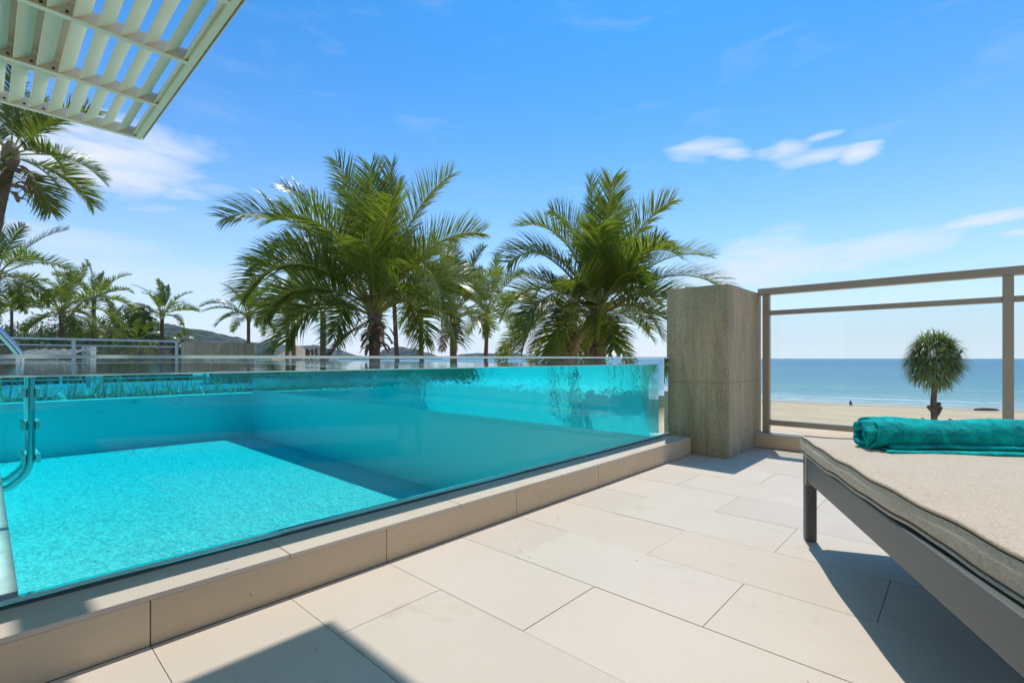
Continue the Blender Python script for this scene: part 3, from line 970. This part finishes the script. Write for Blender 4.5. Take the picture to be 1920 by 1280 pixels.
# rolled towel
tw_rot = lr + R(8)
tw = thing('rolled_towel', 'thick turquoise towel rolled up on the foot of the beige cushion', 'towel', (-0.208, 1.781, 0.0), lr + R(12))
rt = random.Random(11)
b = MB()
turns, NP, NA = 4.2, 260, 110
Lt = 0.62
def spiral(u, v):
    # u around the spiral, v along the axis (local y)
    ang = u * turns * 2 * math.pi
    r = 0.010 + (0.0425 - 0.010) * (u ** 0.85)
    yv = v * Lt
    endf = math.exp(-yv / 0.05) 
    wob = noise.noise(Vector((math.cos(ang) * 1.3, math.sin(ang) * 1.3 + u * 3, yv * 5))) * (0.0055 + 0.008 * endf)
    r = r + wob
    a = ang - turns * 2 * math.pi - 1.35 + 0.25 * noise.noise(Vector((u * 4, yv * 6, 3)))
    x = r * 1.40 * math.cos(a); z = r * 1.0 * math.sin(a)
    y = yv + (0.034 * noise.noise(Vector((u * 9, 1.7, 0))) - 0.020 * (1 - u)) * endf
    z += 0.006 * noise.noise(Vector((yv * 7, 0.3, 0))) 
    f = 0.0016 * noise.noise(Vector((x * 190, yv * 190, z * 190)))
    return Vector((x * (1 + f * 20), y, z * (1 + f * 20) + f + 0.4065))
b.grid(spiral, NP, NA)
o = b.build('roll', M['towel'], tw, smooth=True)
so = o.modifiers.new('thick', 'SOLIDIFY'); so.thickness = 0.0085; so.offset = -1; so.use_rim = True
su = o.modifiers.new('sub', 'SUBSURF'); su.levels = 1; su.render_levels = 1
for (cz, hz, hw0, cx0, y_in, sd_) in ((0.369, 0.0085, 0.078, 0.014, 0.004, 2.0), (0.3835, 0.0085, 0.070, 0.004, 0.020, 7.0)):
    b = MB()
    def flap(u, v):
        a = u * 2 * math.pi
        yv = y_in + v * (Lt - 0.01 - y_in)
        hw = hw0 + 0.010 * noise.noise(Vector((yv * 6, sd_, 0)))
        ca, sa = math.cos(a), math.sin(a)
        x = cx0 + hw * math.copysign(abs(ca) ** 0.6, ca)
        z = cz + hz * math.copysign(abs(sa) ** 0.7, sa) + 0.0045 * noise.noise(Vector((yv * 9, x * 14, sd_))) * (1 if sd_ > 5 else 0.4)
        z += 0.0012 * noise.noise(Vector((x * 190, yv * 190, z * 190)))
        if v == 0 or v == 1: x = cx0 + (x - cx0) * 0.9; z = cz + (z - cz) * 0.6
        return Vector((x, yv, z))
    b.grid(flap, 56, 110)
    b.f.append([k * 111 for k in range(56)]); b.m.append(0); b.f.append([k * 111 + 110 for k in range(56)][::-1]); b.m.append(0)
    b.build('folded_layer', M['towel'], tw, smooth=True)


# ------------------------------------------------------------------ palms
def frond(L, e0, az_, droop, wind, nleaf, leafL, leafW, r, hang=1.0, nseg=14, twist=0.0):
    b = MB()
    d = Vector((math.cos(az_) * math.cos(e0), math.sin(az_) * math.cos(e0), math.sin(e0)))
    p = Vector((0, 0, 0)); ds = L / nseg
    pts, dirs = [p.copy()], [d.copy()]
    for i in range(nseg):
        tt = i / nseg
        d = (d + Vector((0, 0, -droop * (0.25 + tt * 1.5) / nseg)) + wind * ((tt * 1.6) / nseg)).normalized()
        p = p + d * ds
        pts.append(p.copy()); dirs.append(d.copy())
    b.tube(pts, [L * 0.0125 * (1 - 0.86 * (i / nseg) ** 0.7) for i in range(nseg + 1)], 5, mi=1)
    for k in range(nleaf):
        tt = 0.22 + 0.78 * (k + r.random() * 0.6) / nleaf
        f = tt * nseg; i = min(int(f), nseg - 1); w = f - i
        pp = pts[i].lerp(pts[i + 1], w); dd = dirs[i].lerp(dirs[i + 1], w).normalized()
        side = dd.cross(Vector((0, 0, 1)))
        if side.length < 0.15: side = dd.cross(Vector((math.cos(az_ + 1.57), math.sin(az_ + 1.57), 0.1)))
        side.normalize()
        upv = side.cross(dd).normalized()
        if twist:
            Rm = Matrix.Rotation(twist * tt, 3, dd); side = Rm @ side; upv = Rm @ upv
        prof = min(1, 0.35 + (tt - 0.22) / 0.22) * (max(0, 1 - tt) ** 0.45 * 0.85 + 0.22)
        for sg in (1, -1):
            if r.random() < 0.03: continue
            ll = leafL * prof * r.uniform(0.85, 1.1)
            A = R(24 + 36 * tt + r.uniform(-11, 11))
            ld = (side * sg * math.cos(A) + dd * math.sin(A) + upv * (0.28 + r.uniform(-.12, .12))).normalized()
            q = pp.copy(); prs = []
            wd = leafW * (0.55 + 0.5 * prof) * r.uniform(0.7, 1.25)
            ns = 4
            for j in range(ns + 1):
                s_ = j / ns
                wv = ld.cross(upv).normalized() * wd * (1 - s_ ** 2.2 * 0.96) * (0.5 if j == 0 else 1) * 0.5
                prs.append((q - wv, q + wv))
                q = q + ld * (ll / ns)
                ld = (ld + Vector((0, 0, -hang * (0.03 + 0.46 * s_ * s_) * r.uniform(0.7, 1.3))) + wind * 0.25).normalized()
            b.strip(prs)
    return b


def trunk(b, base, top, r0, r1, bend, seg=12, n=26):
    base, top = Vector(base), Vector(top)
    pts, rad = [], []
    for i in range(n + 1):
        t_ = i / n
        p = base.lerp(top, t_) + Vector(bend) * math.sin(math.pi * t_) * 1.0
        pts.append(p)
        rad.append((r0 + (r1 - r0) * t_) * (1 + 0.35 * math.exp(-t_ * 14)) * (1 + 0.05 * (i % 2)))
    b.tube(pts, rad, seg)


def palm(px, D, py, L, nf, label, seed, lean=(0, 0), r0=0.17, r1=0.12, wind=(0, 0, 0), nleaf=60, leafL=0.85, leafW=0.045,
         leafm='frond', emin=-5, emax=80, husk=0, nuts=0, group='coconut palms behind the pool', bend=(0, 0, 0), hang=1.5, droop=(0.9, 1.7)):
    r = random.Random(seed)
    top = at(px, D, py=py)
    bx, by = top.x + lean[0], top.y + lean[1]
    root = thing('coconut_palm', label, 'palm tree', (bx, by, land_z(bx, by) - 0.1), 0, group)
    tl = Vector((top.x - bx, top.y - by, top.z - root.location.z))
    b = MB(); trunk(b, (0, 0, 0), tl, r0, r1, bend); b.build('trunk', M['bark'], root, smooth=True)
    W = Vector(wind)
    for i in range(nf):
        fr_ = (i + 0.5) / nf
        azz = i * 2.39996 + r.uniform(-0.25, 0.25)
        e0 = R(emax - (emax - emin) * fr_ ** 0.8 + r.uniform(-7, 7))
        Lf = L * (0.72 + 0.34 * math.sin(math.pi * min(1, fr_ + 0.15))) * r.uniform(0.88, 1.08)
        fb = frond(Lf, e0, azz, r.uniform(*droop) * (0.8 + 0.5 * fr_), W, int(nleaf * 1.1), leafL * 1.15 * L / 4.2, leafW, r, hang=hang * r.uniform(.7, 1.2), twist=r.uniform(-1.5, 1.5))
        o = fb.build('frond', [M[leafm], M['rachis']], root)
        o.location = tl + Vector((math.cos(azz), math.sin(azz), 0)) * r1 * 0.6 + Vector((0, 0, 0.28 * (1 - fr_)))
    for i in range(3 if husk else 0):
        azz = r.uniform(0, 6.28)
        fb = frond(L * 0.62, R(-25), azz, 1.9, W, int(nleaf * 0.5), leafL * 0.6, leafW, r, hang=2.2)
        o = fb.build('dead_frond', [M['husk'], M['husk']], root); o.location = tl + Vector((0, 0, -0.1)); o['label'] = 'dry brown hanging frond'
    # fibrous crownshaft
    b = MB(); b.tube([tl + Vector((0, 0, -0.25)), tl + Vector((0, 0, 0.0)), tl + Vector((0, 0, 0.3)), tl + Vector((0, 0, 0.5))], [r1 * 1.05, r1 * 1.5, r1 * 1.3, r1 * 0.5], 10, jit=0.3)
    b.build('crown_shaft', M['husk'], root)
    for i in range(husk):
        a = i * 2.4 + r.uniform(-.3, .3); z = -0.05 - 1.05 * (i / husk)
        l = r.uniform(0.35, 0.75); b = MB(); pr = None
        dr = Vector((math.cos(a), math.sin(a), 0)); sd = Vector((-dr.y, dr.x, 0))
        q = tl + Vector((0, 0, z)) + dr * r1 * 0.9; dd = (dr + Vector((0, 0, 0.5))).normalized()
        for j in range(6):
            wv = sd * (0.11 - 0.014 * j) * r.uniform(0.7, 1.2)
            cur = (q - wv, q + wv + Vector((0, 0, r.uniform(-.03, .03))))
            if pr: b.quad(pr[0], pr[1], cur[1], cur[0])
            pr = cur; q = q + dd * l / 5; dd = (dd + Vector((0, 0, -0.55))).normalized()
        o = b.build('dead_sheath', M['husk'], root)
        so = o.modifiers.new('t', 'SOLIDIFY'); so.thickness = 0.015
    for i in range(nuts):
        a = r.uniform(0, 6.28)
        me = bpy.data.meshes.get('coconut')
        if not me:
            b = MB()
            b.grid(lambda u, v: (0.13 * math.sin(math.pi * v) * math.cos(6.2832 * u), 0.13 * math.sin(math.pi * v) * math.sin(6.2832 * u), -0.15 * math.cos(math.pi * v)), 12, 8)
            me = b.mesh('coconut', M['coconut'], True)
        inst(me, 'coconut', root, tl + Vector((math.cos(a) * 0.3, math.sin(a) * 0.3, -0.05 - r.random() * 0.25)))
    return root


def wdir(sx, up=0.0):
    """a horizontal wind pushing towards the picture's side sx, as a world vector"""
    return Vector((cY * sx, sY * sx, up))


palm(702, 16, 592, 4.7, 37, 'largest coconut palm with shaggy brown husks under its crown', 101, (0.05, 0), 0.21, 0.17, wdir(-0.14), 84, 1.2, 0.046, husk=34, emin=24, emax=89, droop=(1.2, 2.4), hang=1.8)
palm(1122, 14, 594, 3.55, 40, 'big dense coconut palm nearest the stone pillar', 102, (0.1, 0), 0.21, 0.17, wdir(-0.05), 84, 1.3, 0.044, husk=12, nuts=6, emin=14, emax=88, droop=(1.2, 2.5), hang=1.8)
palm(1072, 17, 585, 3.4, 16, 'brown drooping palm half hidden behind the dense palm by the pillar', 103, (0, 0), 0.20, 0.17, wdir(-0.1), 60, 0.9, 0.05, 'frondy', emin=-60, emax=30, husk=10)
palm(850, 22, 590, 3.3, 22, 'mid sized coconut palm with dark curled dead fronds at its neck', 104, (0, 0), 0.20, 0.14, wdir(-0.05), 66, 1.0, 0.045, husk=14, nuts=3, emin=8, emax=88, hang=1.6, droop=(1.0, 1.8))
palm(788, 25, 555, 2.9, 18, 'slim straight palm between the largest palm and the curled frond palm', 105, (0.2, 0.1), 0.15, 0.11, wdir(-0.1), 50, 0.85, 0.055, 'frondy')
palm(738, 25, 548, 2.6, 14, 'thin leaning palm just behind the largest palm', 106, (0.5, 0.3), 0.14, 0.10, wdir(-0.1), 44, 0.85, 0.055)
palm(914, 27, 592, 3.2, 20, 'yellowish palm with a thin pinkish trunk before the low far point', 107, (-0.35, -0.2), 0.14, 0.10, wdir(-0.15), 50, 0.9, 0.055, 'frondy')
palm(606, 24, 555, 3.1, 18, 'tall straight palm left of the largest palm with crown overlapping it', 108, (-0.1, 0), 0.17, 0.13, wdir(-0.15), 52, 0.9, 0.055)
palm(549, 36, 577, 3.4, 18, 'spotted trunk palm standing over the thatched roof peak', 109, (0.25, 0.1), 0.18, 0.13, wdir(-0.25), 44, 0.9, 0.07, 'frondy')
palm(540, 38, 580, 3.6, 16, 'curved trunk palm beside the thatched roof peak', 110, (-0.3, 0), 0.16, 0.12, wdir(-0.35), 44, 0.9, 0.07, bend=(-0.1, 0, 0))
palm(466, 40, 595, 3.6, 18, 'lone windswept palm rising above the far stone pillar', 111, (0, 0), 0.17, 0.12, wdir(-0.5, 0.05), 44, 0.9, 0.07, emin=-5)
palm(304, 48, 592, 3.6, 17, 'windswept palm with dark trunk standing before the blue headland', 112, (0, 0), 0.20, 0.15, wdir(-0.6, 0.15), 42, 0.9, 0.08, emin=5)
palm(176, 42, 566, 3.5, 20, 'windswept palm with a pale slender trunk behind the far railing', 113, (-0.1, 0), 0.19, 0.13, wdir(-0.5, 0.1), 44, 0.9, 0.075, 'frondy', emin=-10)
palm(116, 38, 588, 3.9, 24, 'spreading windswept palm with brown trunk behind the far railing', 114, (-0.5, 0), 0.22, 0.16, wdir(-0.5, 0.05), 46, 0.95, 0.07, 'frondy', emin=-15)
palm(-8, 26, 522, 3.9, 18, 'leftmost palm, below the tallest one, with one long arching frond', 115, (0, 0), 0.2, 0.15, wdir(-0.1), 56, 0.95, 0.055, emin=-15)
palm(20, 13, 300, 2.35, 15, 'tallest palm with leaning trunk reaching under the louvre canopy', 116, (-2.13, -1.97), 0.15, 0.115, wdir(-0.05), 80, 1.5, 0.036, husk=12, emin=-25, emax=85)
palm(22, 60, 575, 3.6, 16, 'pale far palm behind the spreading windswept palm', 117, (0, 0), 0.18, 0.14, wdir(-0.4, 0.1), 34, 0.9, 0.10, 'frondy')
palm(205, 46, 628, 3.8, 20, 'bushy low palm among the trees right of the slender trunk', 118, (0, 0), 0.2, 0.16, wdir(-0.5, 0.0), 40, 0.9, 0.085, 'frondy', emin=-30)
palm(255, 55, 640, 3.6, 16, 'low ragged palm top peeping over the far railing', 119, (0, 0), 0.2, 0.16, wdir(-0.5, 0.0), 34, 0.9, 0.095, 'frondy', emin=-20)
palm(343, 66, 640, 2.6, 14, 'small round palm top before the headland slope', 120, (0, 0), 0.2, 0.16, wdir(-0.4, 0.0), 30, 0.9, 0.10, 'frondy', emin=-20)


# ------------------------------------------------------------------ broad trees on the left
def leafy_tree(px, D, toprow, width_px, label, seed, mat, base_row=None, name='casuarina_tree', cat='tree', ncl=170, per=46, leaf=0.42):
    r = random.Random(seed)
    c0 = at(px, D, z=0)
    g0 = land_z(c0.x, c0.y)
    topz = EYE - (toprow - 671) / 915 * D
    H = topz - g0
    Wd = width_px / 915 * D / 2
    root = thing(name, label, cat, (c0.x, c0.y, g0), 0, 'broad trees behind the far railing')
    b = MB()
    b.tube([(0, 0, 0), (0.1, 0, H * 0.3), (0.0, 0.1, H * 0.6), (0.1, 0, H * 0.88)], [0.28, 0.22, 0.13, 0.03], 8)
    cl = []
    for i in range(ncl):
        while True:
            v = Vector((r.uniform(-1, 1), r.uniform(-1, 1), r.uniform(-1, 1)))
            if v.length <= 1: break
        v = v * (0.75 + 0.25 * r.random())
        v = Vector((v.x * Wd, v.y * Wd, H * 0.60 + v.z * H * 0.42))
        v.z = min(v.z, H * (0.98 + 0.0 * r.random()))
        cl.append(v)
    for v in cl[::6]:
        b.tube([(0, 0, max(0.5, v.z * 0.55)), (v.x * 0.5, v.y * 0.5, v.z * 0.8), v], [0.08, 0.05, 0.015], 5)
    b.build('trunk', M['wood'], root)
    b = MB()
    for v in cl:
        rad = r.uniform(0.45, 1.0) * (Wd * 0.22 + 0.25)
        for k in range(per):
            d = Vector((r.gauss(0, 1), r.gauss(0, 1), r.gauss(0, 0.8))).normalized() * rad * r.random() ** 0.5
            p = v + d
            ax = (d.normalized() + Vector((r.gauss(0, .5), r.gauss(0, .5), r.gauss(-.2, .5)))).normalized()
            sd = ax.orthogonal().normalized(); sd = Matrix.Rotation(r.uniform(0, 6.28), 3, ax) @ sd
            ll = leaf * r.uniform(0.7, 1.5); ww = leaf * 0.24
            b.quad(p - sd * ww, p + ax * ll * 0.5 - sd * ww * 0.9, p + ax * ll, p + ax * ll * 0.4 + sd * ww)
    b.build('crown', M[mat], root)


for i, a in enumerate([(20, 70, 606, 130), (75, 78, 592, 130), (150, 82, 588, 120), (120, 60, 626, 150), (225, 70, 588, 70), (262, 64, 566, 64),
                       (200, 90, 600, 90), (285, 66, 622, 50), (50, 55, 640, 120), (320, 75, 640, 60), (265, 58, 648, 90)]):
    leafy_tree(a[0], a[1], a[2], a[3],
               ['leftmost grey green feathery tree behind the far railing', 'broad grey green tree behind the spreading palm',
                'grey green tree between the two windswept palms', 'low dark bush mass under the spreading palm',
                'tall ragged tree right of the slender palm', 'umbrella shaped dark tree before the headland',
                'dusty green tree behind the bushy low palm', 'small feathery tree at the foot of the headland',
                'dark low tree behind the grey canvas roof', 'low green tree beneath the dark trunk palm',
                'low hedge tree behind the end of the far railing'][i],
               200 + i, 'casud' if i in (3, 5, 8, 9) else 'casu')

# ------------------------------------------------------------------ pandanus on the beach
pc = at(1752, 38, z=0)
gz = land_z(pc.x, pc.y)
pt = thing('pandanus_tree', 'round headed screw pine with drooping strap leaves on the beach', 'tree', (pc.x, pc.y, gz))
top = Vector((0, 0, EYE - (690 - 671) / 915 * 38 - gz))
b = MB()
b.tube([(0.05, 0, 0), (0.0, 0, top.z * 0.3), (-0.05, 0, top.z * 0.6), (0.02, 0, top.z * 0.85), (0, 0, top.z)], [0.27, 0.22, 0.20, 0.18, 0.10], 10, jit=0.12)
b.build('trunk', M['bark'], pt, smooth=True)
rr = random.Random(21)
rt_v = Vector((cY, sY, 0))
for (sx, z0, lx, lz) in ((-1, 1.75, 1.0, 0.9), (1, 1.6, 1.3, 1.0), (1, 2.9, 0.5, 0.7), (-1, 3.3, 0.45, 0.35), (1, 3.6, 0.4, 0.3)):
    bb = Vector((0, 0, z0)); ee = bb + rt_v * sx * lx + Vector((0, 0, lz))
    MB().tube([bb, bb.lerp(ee, 0.5) + Vector((0, 0, -0.1)), ee], [0.2, 0.17, 0.15], 8, jit=0.2).build('branch_stub', M['bark'], pt)
b = MB()
crz = top.z + 0.6
Rc = 1.75
for i in range(150):
    u = rr.uniform(-0.95, 1); a = rr.uniform(0, 6.283); s_ = math.sqrt(max(0, 1 - u * u))
    hd = Vector((s_ * math.cos(a) * Rc * 0.80, s_ * math.sin(a) * Rc * 0.80, u * 1.75)) * rr.uniform(0.72, 1.0)
    base = Vector((0, 0, crz)) + hd
    out = Vector((hd.x, hd.y, hd.z + 1.2)).normalized()
    for k in range(26):
        d = (out * 0.8 + Vector((rr.gauss(0, .6), rr.gauss(0, .6), rr.gauss(0.1, .5)))).normalized()
        l = rr.uniform(0.8, 1.35); q = base.copy(); prev = None
        sd = d.cross(Vector((0, 0, 1)));
        if sd.length < .1: sd = Vector((1, 0, 0))
        sd.normalize()
        for j in range(5):
            wv = sd * 0.045 * (1 - (j / 4) ** 2 * 0.9)
            cur = (q - wv, q + wv)
            if prev: b.quad(prev[0], prev[1], cur[1], cur[0])
            prev = cur; q = q + d * l / 4
            d = (d + Vector((0, 0, -0.42))).normalized()
b.build('crown', M['pand'], pt)

# ------------------------------------------------------------------ beach club roofs, sign, mast
def cone_hut(px, D, peakrow, eaverow, halfw_px, label, seed):
    c0 = at(px, D, z=0); g0 = land_z(c0.x, c0.y)
    zp = EYE - (peakrow - 671) / 915 * D - g0; ze = EYE - (eaverow - 671) / 915 * D - g0
    hw = halfw_px / 915 * D
    root = thing('thatched_hut', label, 'hut', (c0.x, c0.y, g0), R(20), 'thatched roofs below the terrace')
    b = MB()
    r = random.Random(seed); n = 28
    def fn(u, v):
        a = u * 2 * math.pi; rad = hw * (0.03 + 0.97 * v) * (1 + 0.03 * r.uniform(-1, 1) * v)
        return (rad * math.cos(a), rad * math.sin(a), zp + (ze - zp) * (v ** 0.92))
    b.grid(fn, n, 8)
    o = b.build('roof', M['thatch'], root)
    so = o.modifiers.new('t', 'SOLIDIFY'); so.thickness = 0.15
    for k in range(6):
        a = k * math.pi / 3
        MB().tube([(hw * .8 * math.cos(a), hw * .8 * math.sin(a), 0), (hw * .8 * math.cos(a), hw * .8 * math.sin(a), ze + 0.2)], 0.09, 8).build('post', M['wood'], root)


cone_hut(556, 46, 650, 684, 60, 'thatched roof with pointed peak behind the spotted trunk palm', 1)
cone_hut(214, 50, 677, 690, 34, 'pale pyramid thatched roof seen through the pool glass', 2)
cone_hut(140, 60, 680, 692, 40, 'flat pale thatched roof seen through the pool glass', 3)

sg0 = at(584, 40, z=0); ggz = land_z(sg0.x, sg0.y)
sign = thing('club_sign', 'pale sign board with dark letters XANA seen through the glass', 'sign', (sg0.x, sg0.y, ggz), R(YAW))
zc = EYE - (674.9 - 671) / 915 * 40 - ggz
MB().box((-2.1, 0.0, zc - 0.62), (2.1, 0.25, zc + 0.20)).build('board', M['board'], sign)
for x in (-1.8, 1.8):
    MB().box((x - 0.08, 0.05, 0), (x + 0.08, 0.2, zc - 0.621)).build('post', M['wood'], sign)
pxm = 40 / 915
def bar(b, x0, z0, x1, z1, w=0.07):
    dx_, dz_ = x1 - x0, z1 - z0; l = math.hypot(dx_, dz_); a = math.atan2(dz_, dx_)
    MM = Matrix.Translation((x0, -0.05, zc + z0)) @ Matrix.Rotation(-a, 4, 'Y')
    b.box((0, 0, -w / 2), (l, 0.045, w / 2), M=MM)
h = 0.115
for nm, strokes in (('X', [(555, -h, 565, h), (555, h, 565, -h)]), ('A', [(570.5, -h, 574.5, h), (574.5, h, 578.5, -h)]),
                    ('N', [(582.5, -h, 582.5, h), (582.5, h, 593, -h), (593, -h, 593, h)]), ('A', [(597, -h, 603, h), (603, h, 609, -h)])):
    b = MB()
    for (a_, z_, b_, w_) in strokes: bar(b, (a_ - 584) * pxm, z_, (b_ - 584) * pxm, w_)
    b.build('letter', M['ink'], sign)

for i, (px, row) in enumerate(((575, 653), (579, 656), (585.5, 654), (593, 652))):
    p = at(px, 43, z=0); g0 = land_z(p.x, p.y); zt = EYE - (row - 671) / 915 * 43 - g0
    o = MB().tube([(0, 0, 0), (0.02 * i, 0, zt * .5), (0, 0, zt)], [0.16, 0.14, 0.12], 8, jit=0.1).build('wooden_post', M['wood'], loc=(p.x, p.y, g0))
    tag(o, ['leftmost of four upright wooden posts beside the thatched peak', 'second and shortest wooden post beside the thatched peak',
            'third wooden post right of the thatched peak', 'tallest wooden post nearest the straight palm trunk'][i], 'post', 'wooden posts beside the thatched roof')
p = at(568, 120, z=0); g0 = land_z(p.x, p.y)
mast = thing('radio_mast', 'thin tall radio mast rising behind the thatched roof', 'mast', (p.x, p.y, g0))
zt = EYE - (598 - 671) / 915 * 120 - g0
MB().tube([(0, 0, 0), (0, 0, zt * 0.7), (0, 0, zt)], [0.12, 0.07, 0.025], 6).build('pole', M['steel'], mast)
MB().box((-0.25, -0.25, zt - 2.6), (0.25, 0.25, zt - 2.2)).build('aerial', M['dark'], mast)

# grey canvas roof and white louvred tower beyond the far railing
p = at(60, 30, z=0); g0 = land_z(p.x, p.y)
cv = thing('canvas_roof', 'grey canvas canopy roof below the far railing', 'canopy', (p.x, p.y, g0), R(YAW))
zt = EYE - (653 - 671) / 915 * 30 - g0
b = MB()
def cvf(u, v):
    x = -2.6 + u * 4.1
    return (x, v * 3.0, zt - 0.55 * (1 - v) + 0.06 * math.sin(u * 40 + v * 9))
b.grid(cvf, 60, 8)
b.build('canvas', M['canvas'], cv)
MB().box((-2.6, 0.0, zt - 1.3), (1.5, 0.03, zt - 0.62)).build('valance', M['canvas'], cv)
for x in (-2.5, 1.4):
    MB().box((x - .05, 0.05, 0), (x + .05, 0.15, zt - 0.6)).build('post', M['white'], cv)
p = at(161, 34, z=0); g0 = land_z(p.x, p.y)
lt = thing('lifeguard_tower', 'white slatted tower top beyond the far railing post', 'tower', (p.x, p.y, g0), R(YAW))
zt = EYE - (650 - 671) / 915 * 34 - g0
for x in (-0.3, 0.24):
    MB().box((x, 0, 0), (x + 0.06, 0.5, zt)).build('upright', M['white'], lt)
for k in range(9):
    MB().box((-0.239, 0, zt - 0.06 - 0.12 * k), (0.239, 0.45, zt - 0.01 - 0.12 * k)).build('slat', M['white'], lt)

# driftwood log on the sand
p = at(1850, 74, z=0); g0 = land_z(p.x, p.y)
o = MB().tube([(-1.9, 0, 0.16), (-1.0, 0.1, 0.2), (0.2, 0, 0.2), (1.2, -0.1, 0.17), (1.8, 0, 0.12)], [0.12, 0.2, 0.21, 0.17, 0.09], 9, jit=0.3).build('driftwood_log', M['wood'], loc=(p.x, p.y, g0))
o.rotation_euler = (0, 0, R(YAW))
tag(o, 'dark driftwood log lying on the sand near the waterline', 'log')

# crouching person at the waterline
pp_ = at(1594, 80.5, z=0)
g0 = land_z(pp_.x, pp_.y)
t = NT('dark_swimwear'); M['swim'] = t.finish(t.principled((0.02, 0.03, 0.07), 0.7))
t = NT('skin'); M['skin'] = t.finish(t.principled((0.32, 0.17, 0.11), 0.6))
ps = thing('person', 'person in dark clothes crouching at the edge of the water', 'person', (pp_.x, pp_.y, g0), R(YAW + 30))
SK = [((0, 0, 0.22), .15), ((0.02, -0.02, 0.42), .13), ((0.08, 0, 0.62), .15), ((0.12, 0, 0.72), .06), ((0.15, 0, 0.84), .095), ((0.16, 0, 0.90), .07),
      ((0.26, 0.12, 0.40), .085), ((0.18, 0.13, 0.06), .05), ((0.30, 0.13, 0.03), .04),
      ((0.26, -0.12, 0.40), .085), ((0.18, -0.13, 0.06), .05), ((0.30, -0.13, 0.03), .04),
      ((0.1, 0.20, 0.62), .06), ((0.22, 0.22, 0.42), .045), ((0.34, 0.14, 0.36), .035),
      ((0.1, -0.20, 0.62), .06), ((0.22, -0.22, 0.42), .045), ((0.34, -0.14, 0.36), .035)]
ED = [(0, 1), (1, 2), (2, 3), (3, 4), (4, 5), (0, 6), (6, 7), (7, 8), (0, 9), (9, 10), (10, 11), (2, 12), (12, 13), (13, 14), (2, 15), (15, 16), (16, 17)]
me = bpy.data.meshes.new('body'); me.from_pydata([v for v, _ in SK], ED, []); me.materials.append(M['swim'])
o = bpy.data.objects.new('body', me); COL.objects.link(o); o.parent = ps
sk = o.modifiers.new('skin', 'SKIN')
for i, (_, r_) in enumerate(SK): me.skin_vertices[0].data[i].radius = (r_, r_)
me.skin_vertices[0].data[0].use_root = True
o.modifiers.new('sub', 'SUBSURF').render_levels = 1
MB().tube([(0.13, 0, 0.83), (0.15, 0, 0.93), (0.16, 0, 0.975)], [0.10, 0.10, 0.05], 10).build('hair', M['ink'], ps, smooth=True)

# ------------------------------------------------------------------ haze
t = NT('haze_air')
pv = t.new('ShaderNodeVolumePrincipled', {'Color': (0.86, 0.93, 1.0, 1), 'Density': 0.00004, 'Anisotropy': 0.35})
t.l.new(pv.outputs[0], t.out.inputs['Volume'])
t.mat.cycles.homogeneous_volume = True
o = MB().box((-9200, -9200, -9.8), (9200, 9200, 420)).build('haze', t.mat)
o['kind'] = 'stuff'
